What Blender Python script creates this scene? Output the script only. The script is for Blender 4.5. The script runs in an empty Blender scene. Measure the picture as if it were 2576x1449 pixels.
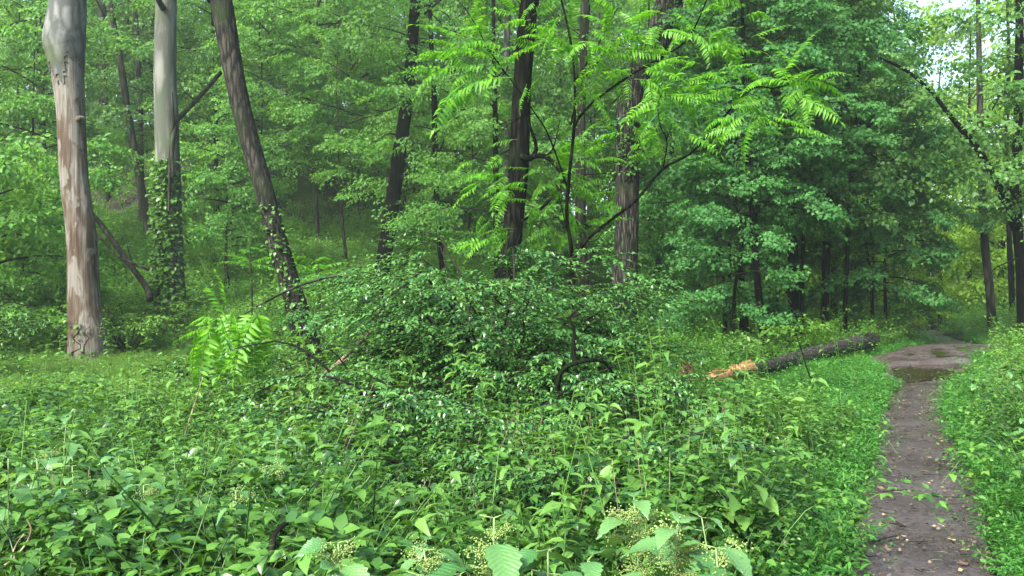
import bpy, math
import numpy as np
from mathutils import Matrix, Vector

# ------------------------------------------------------------------ scene, camera, light
scene = bpy.context.scene
COL = scene.collection
RNG = np.random.default_rng(11)
R = math.radians
F, CX, CY, CAMZ = 850.0, 512.0, 288.0, 1.6

cam_d = bpy.data.cameras.new('camera')
cam_d.sensor_width = 36.0
cam_d.lens = F / 1024.0 * 36.0
cam_d.clip_start = 0.05
cam_d.clip_end = 1000.0
cam = bpy.data.objects.new('camera', cam_d)
cam.location = (0, 0, CAMZ)
cam.rotation_euler = (R(90), 0, 0)
COL.objects.link(cam)
scene.camera = cam

SUN_EL, SUN_AZ = R(43), R(-146)          # azimuth measured from +Y towards +X
world = bpy.data.worlds.new('World')
scene.world = world
world.use_nodes = True
wn, wl = world.node_tree.nodes, world.node_tree.links
bg = wn['Background']
sky = wn.new('ShaderNodeTexSky')
sky.sky_type = 'NISHITA'
sky.sun_disc = False
sky.sun_elevation = SUN_EL
sky.sun_rotation = SUN_AZ
sky.air_density = 1.0
sky.dust_density = 4.0
sky.ozone_density = 1.0
wl.new(sky.outputs[0], bg.inputs['Color'])
bg.inputs['Strength'].default_value = 0.125

sun_d = bpy.data.lights.new('sun', 'SUN')
sun_d.energy = 3.6
sun_d.angle = R(16)
sun_d.color = (1.0, 0.97, 0.93)
sun = bpy.data.objects.new('sun', sun_d)
sd = Vector((math.sin(SUN_AZ) * math.cos(SUN_EL), math.cos(SUN_AZ) * math.cos(SUN_EL), math.sin(SUN_EL)))
sun.rotation_euler = sd.to_track_quat('Z', 'Y').to_euler()
sun.location = (0, 0, 30)
COL.objects.link(sun)

vs = scene.view_settings
vs.view_transform = 'Standard'
vs.look = 'None'
vs.gamma = 1.0
vs.use_curve_mapping = False
vs.exposure = 2.25

cy = scene.cycles
cy.max_bounces = 7
cy.diffuse_bounces = 4
cy.glossy_bounces = 2
cy.transmission_bounces = 4
cy.transparent_max_bounces = 6
cy.volume_bounces = 0
cy.caustics_reflective = False
cy.caustics_refractive = False
cy.sample_clamp_indirect = 6.0
cy.use_denoising = True
try:
    cy.denoiser = 'OPENIMAGEDENOISE'
    cy.denoising_prefilter = 'ACCURATE'
except Exception:
    pass

# ------------------------------------------------------------------ small maths
def sstep(a, b, x):
    t = np.clip((np.asarray(x, float) - a) / (b - a), 0, 1)
    return t * t * (3 - 2 * t)

def softplus(x, k):
    x = np.asarray(x, float)
    return np.logaddexp(0, x / k) * k

def vnoise(x, y, seed=0):
    """cheap smooth 2-D noise, a sum of rotated sines"""
    r = np.random.default_rng(seed)
    out = 0.0
    for k in range(6):
        a, ph, f = r.uniform(0, 6.28), r.uniform(0, 6.28), r.uniform(0.6, 1.7)
        out = out + np.sin((np.cos(a) * x + np.sin(a) * y) * f + ph)
    return out / 6.0

def path_x(y):
    y = np.asarray(y, float)
    return 0.486 * y + 0.02 + 0.9 * sstep(17, 22, y) - 1.0 * sstep(22, 30, y) + 0.05 * np.sin(y * 0.9) - 0.20 * np.exp(-((y - 9.8) / 2.8) ** 2)

def path_w(y):
    y = np.asarray(y, float)
    return 0.39 + 0.03 * np.sin(y * 2.1) + 0.30 * sstep(13.6, 14.6, y) * sstep(18, 17, y) + 0.95 * sstep(16.5, 19.0, y) - 0.75 * sstep(21.0, 24, y)

def path_q(x, y):
    """metres to the right of the path's middle"""
    return (x - path_x(y)) * 0.9

def G(x, y):
    x = np.asarray(x, float); y = np.asarray(y, float)
    q = path_q(x, y)
    away = sstep(0.9, 3.0, np.abs(q))
    hill = 0.30 * softplus(y - 24.5 - 0.10 * x, 2.2) * sstep(9.5, -3.0, x - 0.06 * (y - 30))
    hill = 17.0 * np.tanh(hill / 17.0)
    scarp = 2.6 * sstep(39.0, 42.5, y + 0.2 * (x + 15)) * sstep(-5, -10, x) * sstep(-40, -26, x)
    bank = 0.26 * softplus(q - 1.6, 0.5) * sstep(1, 5, y + 4)
    bank = 2.6 * np.tanh(bank / 2.6)
    dip = -1.3 * sstep(30, 52, y) * sstep(8, 16, x)
    left = 0.10 * softplus(-x - 5.0, 1.5) * sstep(4, 14, y)
    left = 1.1 * np.tanh(left / 1.1)
    und = (0.10 * vnoise(x * 0.5, y * 0.5, 3) + 0.04 * vnoise(x * 1.7, y * 1.7, 4)) * away
    return hill + scarp + bank + dip + und

def P(px, py, d):
    return np.array([(px - CX) / F * d, d, CAMZ + (CY - py) / F * d])

def W(px2576, py2576, d):
    k = 1024 / 2576.0
    return P(px2576 * k, py2576 * k, d)

def spline(pts, n):
    """Catmull-Rom through pts (rows of any width), n samples"""
    p = np.asarray(pts, float)
    p = np.vstack([2 * p[0] - p[1], p, 2 * p[-1] - p[-2]])
    m = len(p) - 3
    t = np.linspace(0, m - 1e-6, n)
    i = t.astype(int); f = (t - i)[:, None]
    a, b, c, d = p[i], p[i + 1], p[i + 2], p[i + 3]
    return 0.5 * ((2 * b) + (-a + c) * f + (2 * a - 5 * b + 4 * c - d) * f ** 2 + (-a + 3 * b - 3 * c + d) * f ** 3)

def rotz(a):
    c, s = np.cos(a), np.sin(a); o = np.zeros_like(c); i = np.ones_like(c)
    return np.stack([np.stack([c, -s, o], -1), np.stack([s, c, o], -1), np.stack([o, o, i], -1)], -2)

def rotx(a):
    c, s = np.cos(a), np.sin(a); o = np.zeros_like(c); i = np.ones_like(c)
    return np.stack([np.stack([i, o, o], -1), np.stack([o, c, -s], -1), np.stack([o, s, c], -1)], -2)

def roty(a):
    c, s = np.cos(a), np.sin(a); o = np.zeros_like(c); i = np.ones_like(c)
    return np.stack([np.stack([c, o, s], -1), np.stack([o, i, o], -1), np.stack([-s, o, c], -1)], -2)

def orient(az, pitch, roll):
    """+Y turned to heading az (from +X, radians), raised by pitch, rolled about itself"""
    az = np.asarray(az, float); pitch = np.asarray(pitch, float) + 0 * az; roll = np.asarray(roll, float) + 0 * az
    return rotz(az - math.pi / 2) @ rotx(pitch) @ roty(roll)

def frame(h, roll=0.0):
    y = np.asarray(h, float); y = y / np.linalg.norm(y)
    up = np.array([0, 0, 1.0])
    x = np.cross(y, up)
    if np.linalg.norm(x) < 1e-3: x = np.array([1.0, 0, 0])
    x /= np.linalg.norm(x); z = np.cross(x, y)
    m = np.stack([x, y, z], 1)
    return m @ roty(np.array(float(roll)))

# ------------------------------------------------------------------ mesh building
class MB:
    """collects vertices and faces; build() links them as one mesh object"""
    def __init__(self): self.v, self.f, self.n = [], [], 0
    def add(self, v, *faces):
        v = np.asarray(v, float).reshape(-1, 3)
        for f in faces:
            f = np.asarray(f, int)
            if f.size: self.f.append(f + self.n)
        self.v.append(v); self.n += len(v)
        return self
    def mesh(self, name, mat=None, smooth=True, origin=(0, 0, 0)):
        me = bpy.data.meshes.new(name)
        v = np.concatenate(self.v) - np.asarray(origin, float)
        me.vertices.add(len(v)); me.vertices.foreach_set('co', v.astype(np.float32).ravel())
        tot = np.concatenate([np.full(len(f), f.shape[1]) for f in self.f])
        loops = np.concatenate([f.ravel() for f in self.f])
        me.loops.add(len(loops)); me.loops.foreach_set('vertex_index', loops.astype(np.int32))
        me.polygons.add(len(tot))
        st = np.concatenate([[0], np.cumsum(tot)[:-1]])
        me.polygons.foreach_set('loop_start', st.astype(np.int32))
        me.update(calc_edges=True)
        if smooth: me.polygons.foreach_set('use_smooth', np.ones(len(tot), bool))
        for m in (mat if isinstance(mat, (list, tuple)) else [mat]):
            if m is not None: me.materials.append(m)
        me.validate()
        return me
    def build(self, name, mat, parent=None, smooth=True, origin=None):
        if origin is None: origin = tuple(parent.location) if parent is not None and parent.parent is None else (0, 0, 0)
        return link(name, self.mesh(name, mat, smooth, origin), parent)

def link(name, data, parent=None):
    o = bpy.data.objects.new(name, data)
    COL.objects.link(o)
    o.parent = parent
    return o

def tag(o, label=None, cat=None, group=None, kind=None):
    if label: o['label'] = label
    if cat: o['category'] = cat
    if group: o['group'] = group
    if kind: o['kind'] = kind
    return o

def thing(name, label, cat, loc, group=None, rz=0.0):
    o = link(name, None)
    o.empty_display_size = 0.3
    o.location = tuple(float(c) for c in loc)
    o.rotation_euler = (0, 0, rz)
    return tag(o, label, cat, group)

def tube(pts, rad, seg=8, n=None, ridge=0.0, lobes=7, wob=0.0, seed=0, cap=True):
    """tapered tube through pts; ridge = bark furrows in metres (share of radius), wob = uneven radius"""
    pts = np.asarray(pts, float); rad = np.asarray(rad, float)
    if n:
        q = spline(np.hstack([pts, rad[:, None]]), n)
        pts, rad = q[:, :3], np.maximum(q[:, 3], 1e-4)
    m = len(pts)
    t = np.gradient(pts, axis=0); t /= np.linalg.norm(t, axis=1)[:, None] + 1e-12
    u = np.cross(t[0], [0.3, 1.0, 0.2]); u /= np.linalg.norm(u)
    U = np.empty((m, 3))
    for i in range(m):
        u = u - t[i] * (u @ t[i]); u /= np.linalg.norm(u); U[i] = u
    Vv = np.cross(t, U)
    a = np.arange(seg) * 2 * math.pi / seg
    r = np.random.default_rng(seed)
    L = np.concatenate([[0], np.cumsum(np.linalg.norm(np.diff(pts, axis=0), axis=1))])
    k = np.ones((m, seg))
    if wob:
        for j in range(4):
            k += wob * r.uniform(.3, 1) * np.sin((j + 1) * a[None] + r.uniform(.3, 1.4) * L[:, None] * (j + 1) + r.uniform(0, 6))
    if ridge:
        s = 0
        for j in range(3):
            s = s + np.sin(lobes * (1 + .45 * j) // 1 * a[None] + 1.3 * np.sin(L[:, None] * r.uniform(1.2, 2.6) + j) + r.uniform(0, 6))
        k += ridge * s / 3 + ridge * 0.35 * r.standard_normal((m, seg))
    rr = rad[:, None] * k
    v = pts[:, None] + rr[..., None] * (np.cos(a)[None, :, None] * U[:, None] + np.sin(a)[None, :, None] * Vv[:, None])
    i = np.arange(m - 1)[:, None] * seg; j = np.arange(seg)[None]; j2 = (j + 1) % seg
    q = np.stack([i + j, i + j2, i + seg + j2, i + seg + j], -1).reshape(-1, 4)
    out = [v.reshape(-1, 3), q]
    if cap:
        out.append(np.arange(seg)[::-1][None]); out.append((np.arange(seg) + (m - 1) * seg)[None])
    return out

# ------------------------------------------------------------------ leaf shapes (+Y = length, +Z = upper side)
def leaf_kite(w=0.27, fold=0.07, droop=0.12):
    v = np.array([[0, 0, 0], [w, .42, fold], [0, 1, -droop], [-w, .42, fold]])
    return v, np.array([[0, 1, 2], [0, 2, 3]])

def leaf_maple():
    v = np.array([[0, 0, 0], [.50, .30, .03], [.24, .50, .0], [0, 1, -.14], [-.24, .50, 0], [-.50, .30, .03]])
    return v, np.array([[0, 1, 2], [0, 2, 3], [0, 3, 4], [0, 4, 5]])

def leaf_ovate(w=0.30, fold=0.08, droop=0.14):
    v = np.array([[0, 0, 0], [0, .48, -.01], [0, 1, -droop],
                  [w, .28, fold], [w * .68, .63, fold * .5], [-w, .28, fold], [-w * .68, .63, fold * .5]])
    return v, np.array([[0, 3, 1], [3, 4, 1], [1, 4, 2], [0, 1, 5], [5, 1, 6], [1, 2, 6]])

def leaf_lance(w=0.16, fold=0.05, droop=0.10):
    return leaf_ovate(w, fold, droop)

def place(tmpl, pos, rot, scl):
    """copies of one (v, tris) template -> (V, F)"""
    v, f = tmpl
    pos = np.asarray(pos, float).reshape(-1, 3); n = len(pos)
    scl = np.broadcast_to(np.asarray(scl, float), (n,)) if np.ndim(scl) < 2 else scl
    if np.ndim(scl) == 1:
        vv = v[None] * scl[:, None, None]
    else:
        vv = v[None] * scl[:, None, :]
    vv = np.einsum('nij,nkj->nki', rot, vv) + pos[:, None]
    ff = f[None] + (np.arange(n) * len(v))[:, None, None]
    return vv.reshape(-1, 3), ff.reshape(-1, f.shape[1])

def place_many(tmpls, pos, rot, scl, rng):
    mb = MB(); k = rng.integers(0, len(tmpls), len(pos))
    scl = np.broadcast_to(np.asarray(scl, float), (len(pos),))
    for i, t in enumerate(tmpls):
        s = k == i
        if s.any(): mb.add(*place(t, pos[s], rot[s], scl[s]))
    return mb

def make_spray(rng, leaf, n_side=4, length=1.0, leafL=0.11, per=5, jit=0.42, gap=1.0):
    """a flat fan of twigs with leaves, growing along +Y"""
    P_, A_ = [], []
    def twig(o, az, L, n):
        for k in range(n):
            s = (k + rng.uniform(.3, .9)) / n
            side = 1 if k % 2 else -1
            p = o + np.array([math.cos(az), math.sin(az), -0.10 * s * s * L]) * s * L * np.array([1, 1, 1])
            P_.append(p + rng.normal(0, .012, 3)); A_.append(az + side * rng.uniform(.5, 1.1))
        P_.append(o + np.array([math.cos(az) * L, math.sin(az) * L, -.1 * L])); A_.append(az)
    twig(np.zeros(3), math.pi / 2, length, int(per * 1.6))
    for i in range(n_side):
        s = (i + .6) / (n_side + .4)
        for sd_ in (-1, 1):
            if rng.random() > gap: continue
            L = length * (0.62 - 0.42 * s) * rng.uniform(.8, 1.2)
            twig(np.array([0, s * length, -.1 * s * s * length]), math.pi / 2 + sd_ * rng.uniform(.75, 1.1), L, max(2, int(per * L / length / .5)))
    P_ = np.array(P_); A_ = np.array(A_); n = len(P_)
    rot = orient(A_, rng.normal(-.35, jit, n), rng.normal(0, jit * 1.3, n))
    return place(leaf, P_, rot, leafL * rng.uniform(.65, 1.2, n))

# ------------------------------------------------------------------ materials
def new_mat(name):
    m = bpy.data.materials.new(name); m.use_nodes = True
    nt = m.node_tree
    for n in list(nt.nodes): nt.nodes.remove(n)
    out = nt.nodes.new('ShaderNodeOutputMaterial')
    def N(t, **kw):
        n = nt.nodes.new(t)
        for k, v in kw.items():
            if k in n.inputs: n.inputs[k].default_value = v
            else: setattr(n, k, v)
        return n
    return m, nt, N, nt.links.new, out

def ramp(N, stops):
    r = N('ShaderNodeValToRGB'); el = r.color_ramp.elements
    while len(el) < len(stops): el.new(0.5)
    for e, (p, c) in zip(el, stops): e.position = p; e.color = (*c, 1)
    return r

def leaf_mat(name, a, b, trans=0.42, rough=0.38, spec=0.5, glow=(1.35, 1.25, .6), patch=0.6, patch_scale=0.5, bump=None):
    """a, b: the two leaf colours that single leaves vary between; thin leaves let light through"""
    m, nt, N, L, out = new_mat(name)
    geo = N('ShaderNodeNewGeometry'); oi = N('ShaderNodeObjectInfo')
    add = N('ShaderNodeMath', operation='ADD'); L(geo.outputs['Random Per Island'], add.inputs[0]); L(oi.outputs['Random'], add.inputs[1])
    fr = N('ShaderNodeMath', operation='FRACT'); L(add.outputs[0], fr.inputs[0])
    nz = N('ShaderNodeTexNoise', Scale=patch_scale, Detail=2.0); L(geo.outputs['Position'], nz.inputs['Vector'])
    mx = N('ShaderNodeMix', data_type='FLOAT'); mx.inputs[0].default_value = patch
    L(fr.outputs[0], mx.inputs[2]); L(nz.outputs['Fac'], mx.inputs[3])
    rp = ramp(N, [(0.22, a), (0.78, b)]); L(mx.outputs[0], rp.inputs[0])
    bs = N('ShaderNodeBsdfPrincipled', Roughness=rough); bs.inputs['Specular IOR Level'].default_value = spec
    L(rp.outputs[0], bs.inputs['Base Color'])
    tr = N('ShaderNodeBsdfTranslucent')
    tm = N('ShaderNodeMix', data_type='RGBA', blend_type='MULTIPLY'); tm.inputs[0].default_value = 1.0
    L(rp.outputs[0], tm.inputs[6]); tm.inputs[7].default_value = (*glow, 1); tm.clamp_result = False
    L(tm.outputs[2], tr.inputs['Color'])
    ms = N('ShaderNodeMixShader'); ms.inputs[0].default_value = trans
    L(bs.outputs[0], ms.inputs[1]); L(tr.outputs[0], ms.inputs[2]); L(ms.outputs[0], out.inputs['Surface'])
    if bump == 'veins':
        tc = N('ShaderNodeTexCoord'); sp = N('ShaderNodeSeparateXYZ'); L(tc.outputs['Object'], sp.inputs[0])
        ab = N('ShaderNodeMath', operation='ABSOLUTE'); L(sp.outputs['X'], ab.inputs[0])
        sc = N('ShaderNodeMath', operation='MULTIPLY'); sc.inputs[1].default_value = -0.75; L(ab.outputs[0], sc.inputs[0])
        sm = N('ShaderNodeMath', operation='ADD'); L(sp.outputs['Y'], sm.inputs[0]); L(sc.outputs[0], sm.inputs[1])
        fq = N('ShaderNodeMath', operation='MULTIPLY'); fq.inputs[1].default_value = 78.0; L(sm.outputs[0], fq.inputs[0])
        sn = N('ShaderNodeMath', operation='SINE'); L(fq.outputs[0], sn.inputs[0])
        n2 = N('ShaderNodeTexNoise', Scale=14.0, Detail=3.0); L(tc.outputs['Object'], n2.inputs['Vector'])
        ad = N('ShaderNodeMath', operation='MULTIPLY_ADD'); L(n2.outputs['Fac'], ad.inputs[0]); ad.inputs[1].default_value = 2.0; L(sn.outputs[0], ad.inputs[2])
        bp = N('ShaderNodeBump', Strength=0.16, Distance=0.02); L(ad.outputs[0], bp.inputs['Height']); L(bp.outputs[0], bs.inputs['Normal'])
    return m

def bark_mat(name, dark, light, su=9.0, sv=1.2, bump=0.6, rough=0.9, moss=0.0, moss_col=(.05, .085, .02), speck=None, dist=0.02, spec=0.08):
    m, nt, N, L, out = new_mat(name)
    tc = N('ShaderNodeTexCoord'); mp = N('ShaderNodeMapping'); mp.inputs['Scale'].default_value = (su, su, sv)
    L(tc.outputs['Object'], mp.inputs['Vector'])
    n1 = N('ShaderNodeTexNoise', Scale=1.6, Detail=6.0, Roughness=.62, Distortion=.5); L(mp.outputs[0], n1.inputs['Vector'])
    vo = N('ShaderNodeTexVoronoi', Scale=1.3); vo.feature = 'DISTANCE_TO_EDGE'; L(mp.outputs[0], vo.inputs['Vector'])
    n2 = N('ShaderNodeTexNoise', Scale=1.1, Detail=3.0); L(tc.outputs['Object'], n2.inputs['Vector'])
    ml = N('ShaderNodeMath', operation='MULTIPLY_ADD'); L(vo.outputs['Distance'], ml.inputs[0]); ml.inputs[1].default_value = 1.2; L(n1.outputs['Fac'], ml.inputs[2])
    av = N('ShaderNodeMath', operation='MULTIPLY_ADD'); L(n2.outputs['Fac'], av.inputs[0]); av.inputs[1].default_value = .5; L(ml.outputs[0], av.inputs[2])
    sb = N('ShaderNodeMath', operation='SUBTRACT'); L(av.outputs[0], sb.inputs[0]); sb.inputs[1].default_value = .50
    rp = ramp(N, [(.36, dark), (.50, tuple((a * .55 + b * .45) for a, b in zip(dark, light))), (.72, light)]); L(sb.outputs[0], rp.inputs[0])
    col = rp.outputs[0]
    if moss:
        n3 = N('ShaderNodeTexNoise', Scale=.9, Detail=5.0); L(tc.outputs['Object'], n3.inputs['Vector'])
        r3 = ramp(N, [(.62 - .3 * moss, (0, 0, 0)), (.78 - .25 * moss, (1, 1, 1))]); L(n3.outputs['Fac'], r3.inputs[0])
        mm = N('ShaderNodeMix', data_type='RGBA'); L(r3.outputs[0], mm.inputs[0]); L(col, mm.inputs[6]); mm.inputs[7].default_value = (*moss_col, 1)
        col = mm.outputs[2]
    if speck:
        n4 = N('ShaderNodeTexNoise', Scale=5.0, Detail=4.0, Roughness=.7); L(mp.outputs[0], n4.inputs['Vector'])
        r4 = ramp(N, [(.62, (0, 0, 0)), (.70, (1, 1, 1))]); L(n4.outputs['Fac'], r4.inputs[0])
        mm = N('ShaderNodeMix', data_type='RGBA'); L(r4.outputs[0], mm.inputs[0]); L(col, mm.inputs[6]); mm.inputs[7].default_value = (*speck, 1)
        col = mm.outputs[2]
    bs = N('ShaderNodeBsdfPrincipled', Roughness=rough); bs.inputs['Specular IOR Level'].default_value = spec
    L(col, bs.inputs['Base Color'])
    bp = N('ShaderNodeBump', Strength=bump, Distance=dist); L(ml.outputs[0], bp.inputs['Height']); L(bp.outputs[0], bs.inputs['Normal'])
    L(bs.outputs[0], out.inputs['Surface'])
    return m

def plain_mat(name, col, rough=.6, metal=0.0, spec=.5, var=0.0, scale=6.0, emit=None):
    m, nt, N, L, out = new_mat(name)
    bs = N('ShaderNodeBsdfPrincipled', Roughness=rough, Metallic=metal); bs.inputs['Specular IOR Level'].default_value = spec
    if var:
        tc = N('ShaderNodeTexCoord'); nz = N('ShaderNodeTexNoise', Scale=scale, Detail=5.0); L(tc.outputs['Object'], nz.inputs['Vector'])
        rp = ramp(N, [(.3, tuple(c * (1 - var) for c in col)), (.7, tuple(min(1, c * (1 + var)) for c in col))])
        L(nz.outputs['Fac'], rp.inputs[0]); L(rp.outputs[0], bs.inputs['Base Color'])
    else:
        bs.inputs['Base Color'].default_value = (*col, 1)
    L(bs.outputs[0], out.inputs['Surface'])
    return m

# ------------------------------------------------------------------ the materials of the place
M = {}
M['herb'] = leaf_mat('herb_leaf', (.010, .050, .008), (.078, .190, .026), trans=.38, rough=.36, spec=.45, patch=.4)
M['herb_pale'] = leaf_mat('pale_herb_leaf', (.055, .155, .026), (.115, .235, .045), trans=.42, rough=.45, spec=.35)
M['herb_yellow'] = leaf_mat('yellow_herb_leaf', (.035, .115, .014), (.125, .235, .035), trans=.45, rough=.5, spec=.3, patch=.5)
M['grass'] = leaf_mat('grass_blade', (.018, .095, .012), (.070, .215, .034), trans=.45, rough=.45, spec=.35, patch=.4)
M['nettle'] = leaf_mat('nettle_leaf', (.040, .125, .034), (.085, .190, .055), trans=.30, rough=.34, patch=.3, bump='veins')
M['shrub'] = leaf_mat('glossy_shrub_leaf', (.014, .078, .016), (.092, .222, .046), trans=.38, rough=.30, spec=.6, patch=.4)
M['shrub_young'] = leaf_mat('young_shrub_leaf', (.060, .165, .018), (.105, .225, .028), trans=.42, rough=.36, spec=.4)
M['frond'] = leaf_mat('bright_frond_leaf', (.040, .170, .010), (.120, .300, .016), trans=.55, rough=.45, spec=.3, glow=(1.2, 1.25, .4), patch=.45, patch_scale=1.2)
M['maple'] = leaf_mat('maple_leaf', (.016, .085, .018), (.062, .185, .040), trans=.44, rough=.55, spec=.2)
M['beech'] = leaf_mat('hillside_leaf', (.032, .138, .022), (.112, .258, .038), trans=.52, rough=.5, spec=.25, glow=(1.45, 1.25, .5))
M['canopy'] = leaf_mat('canopy_leaf', (.036, .120, .026), (.085, .195, .036), trans=.48, rough=.5, spec=.3)
M['sunlit_paint'] = leaf_mat('far_leaf_painted_sunlit', (.085, .195, .012), (.150, .280, .020), trans=.55, rough=.5, spec=.25, glow=(1.35, 1.25, .4), patch_scale=.2)  # brighter yellow-green copy: backlight is put into the leaf colour
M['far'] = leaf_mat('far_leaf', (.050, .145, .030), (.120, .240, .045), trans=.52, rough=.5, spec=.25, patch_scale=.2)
M['ivy'] = leaf_mat('creeper_leaf', (.030, .105, .018), (.080, .185, .026), trans=.38, rough=.42, spec=.35)
M['stem'] = plain_mat('green_stem', (.10, .17, .05), .6, var=.3)
M['twig'] = plain_mat('dark_twig', (.0085, .0080, .0055), .9, spec=.15, var=.3)
M['deadwood'] = bark_mat('dead_branch', (.10, .075, .05), (.30, .25, .18), 30, 6, .4)
M['flower'] = leaf_mat('pale_flower', (.13, .23, .06), (.24, .33, .09), trans=.35, rough=.6)
M['bark_brown'] = bark_mat('brown_bark', (.006, .006, .005), (.034, .033, .025), 11, 1.8, .9, speck=(.08, .088, .074), moss=.2, moss_col=(.016, .027, .008))
M['bark_dark'] = bark_mat('near_black_bark', (.0012, .0013, .0010), (.0085, .0088, .0068), 10, 1.6, .9, rough=.95, moss=.25, moss_col=(.008, .014, .005), spec=.02)  # nearly black base colour with moss patches
M['bark_rough'] = bark_mat('furrowed_bark', (.005, .005, .004), (.050, .049, .039), 14, 1.6, 1.0, dist=.05, moss=.2, moss_col=(.022, .032, .012))
M['bark_pale'] = bark_mat('smooth_pale_bark', (.050, .055, .046), (.120, .125, .108), 3.0, .5, .35, moss=.35, moss_col=(.04, .062, .028))
M['bark_far'] = bark_mat('far_bark', (.008, .008, .006), (.034, .033, .025), 6, 1.0, .5, moss=.3, moss_col=(.018, .03, .011))
M['bark_grey'] = bark_mat('grey_far_bark', (.055, .055, .048), (.125, .125, .11), 5, .8, .4, moss=.2, moss_col=(.05, .07, .03))
M['wood_fresh'] = bark_mat('fresh_split_wood', (.17, .095, .04), (.40, .265, .125), 5, 5, .35, rough=.75)
M['wood_rot'] = bark_mat('rotten_wood', (.05, .028, .014), (.15, .095, .055), 14, 14, .9)
M['bark_log'] = bark_mat('log_bark', (.012, .012, .010), (.046, .045, .038), 9, 9, .8, moss=.3, moss_col=(.035, .058, .018))

def dead_trunk_mat():
    m, nt, N, L, out = new_mat('barkless_wood')
    tc = N('ShaderNodeTexCoord'); mp = N('ShaderNodeMapping'); mp.inputs['Scale'].default_value = (5.5, 5.5, .42); L(tc.outputs['Object'], mp.inputs['Vector'])
    n1 = N('ShaderNodeTexNoise', Scale=1.4, Detail=7.0, Roughness=.65, Distortion=.3); L(mp.outputs[0], n1.inputs['Vector'])
    n2 = N('ShaderNodeTexNoise', Scale=.55, Detail=4.0); L(tc.outputs['Object'], n2.inputs['Vector'])
    m2 = N('ShaderNodeMapping'); m2.inputs['Scale'].default_value = (26, 26, .8); L(tc.outputs['Object'], m2.inputs['Vector'])
    n3 = N('ShaderNodeTexNoise', Scale=1.2, Detail=5.0); L(m2.outputs[0], n3.inputs['Vector'])
    av = N('ShaderNodeMath', operation='MULTIPLY_ADD'); L(n2.outputs['Fac'], av.inputs[0]); av.inputs[1].default_value = .55; L(n1.outputs['Fac'], av.inputs[2])
    rp = ramp(N, [(.52, (.012, .008, .005)), (.68, (.044, .030, .019)), (.80, (.072, .059, .043)), (.92, (.150, .148, .132))]); L(av.outputs[0], rp.inputs[0])
    gr = ramp(N, [(.38, (.55, .52, .5)), (.62, (1.1, 1.1, 1.1))]); L(n3.outputs['Fac'], gr.inputs[0])
    mp4 = N('ShaderNodeMapping'); mp4.inputs['Scale'].default_value = (2.6, 2.6, .75); L(tc.outputs['Object'], mp4.inputs['Vector'])
    n4 = N('ShaderNodeTexNoise', Scale=1.3, Detail=8.0, Roughness=.6, Distortion=.6); L(mp4.outputs[0], n4.inputs['Vector'])
    r4 = ramp(N, [(.53, (0, 0, 0)), (.57, (1, 1, 1))]); L(n4.outputs['Fac'], r4.inputs[0])
    pm = N('ShaderNodeMix', data_type='RGBA'); L(r4.outputs[0], pm.inputs[0]); L(rp.outputs[0], pm.inputs[6]); pm.inputs[7].default_value = (.110, .106, .090, 1)
    mm = N('ShaderNodeMix', data_type='RGBA', blend_type='MULTIPLY'); mm.inputs[0].default_value = .8; L(pm.outputs[2], mm.inputs[6]); L(gr.outputs[0], mm.inputs[7])
    bs = N('ShaderNodeBsdfPrincipled', Roughness=.8); bs.inputs['Specular IOR Level'].default_value = .15; L(mm.outputs[2], bs.inputs['Base Color'])
    bp = N('ShaderNodeBump', Strength=.5, Distance=.02); L(n3.outputs['Fac'], bp.inputs['Height']); L(bp.outputs[0], bs.inputs['Normal'])
    L(bs.outputs[0], out.inputs['Surface'])
    return m
M['dead_trunk'] = dead_trunk_mat()
M['bark_cap'] = bark_mat('peeling_grey_bark', (.050, .055, .052), (.125, .133, .125), 3, 1.2, .6, moss=.3, moss_col=(.04, .055, .022))

def soil_mat():
    m, nt, N, L, out = new_mat('forest_soil')
    geo = N('ShaderNodeNewGeometry')
    n1 = N('ShaderNodeTexNoise', Scale=1.2, Detail=8.0, Roughness=.7); L(geo.outputs['Position'], n1.inputs['Vector'])
    vo = N('ShaderNodeTexVoronoi', Scale=14.0); L(geo.outputs['Position'], vo.inputs['Vector'])
    rp = ramp(N, [(.30, (.008, .006, .004)), (.52, (.022, .016, .010)), (.72, (.040, .031, .019))]); L(n1.outputs['Fac'], rp.inputs[0])
    mm = N('ShaderNodeMix', data_type='RGBA', blend_type='OVERLAY'); mm.inputs[0].default_value = .3; L(rp.outputs[0], mm.inputs[6]); L(vo.outputs['Color'], mm.inputs[7])
    hs = N('ShaderNodeHueSaturation', Saturation=.5, Value=.6); L(mm.outputs[2], hs.inputs['Color'])
    n2 = N('ShaderNodeTexNoise', Scale=.35, Detail=5.0); L(geo.outputs['Position'], n2.inputs['Vector'])
    r2 = ramp(N, [(.45, (0, 0, 0)), (.65, (1, 1, 1))]); L(n2.outputs['Fac'], r2.inputs[0])
    m2 = N('ShaderNodeMix', data_type='RGBA'); L(r2.outputs[0], m2.inputs[0]); L(hs.outputs[0], m2.inputs[6]); m2.inputs[7].default_value = (.028, .052, .014, 1)
    bs = N('ShaderNodeBsdfPrincipled', Roughness=.95); bs.inputs['Specular IOR Level'].default_value = .05; L(m2.outputs[2], bs.inputs['Base Color'])
    bp = N('ShaderNodeBump', Strength=.8, Distance=.05); L(n1.outputs['Fac'], bp.inputs['Height']); L(bp.outputs[0], bs.inputs['Normal'])
    L(bs.outputs[0], out.inputs['Surface'])
    return m
M['soil'] = soil_mat()

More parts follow.
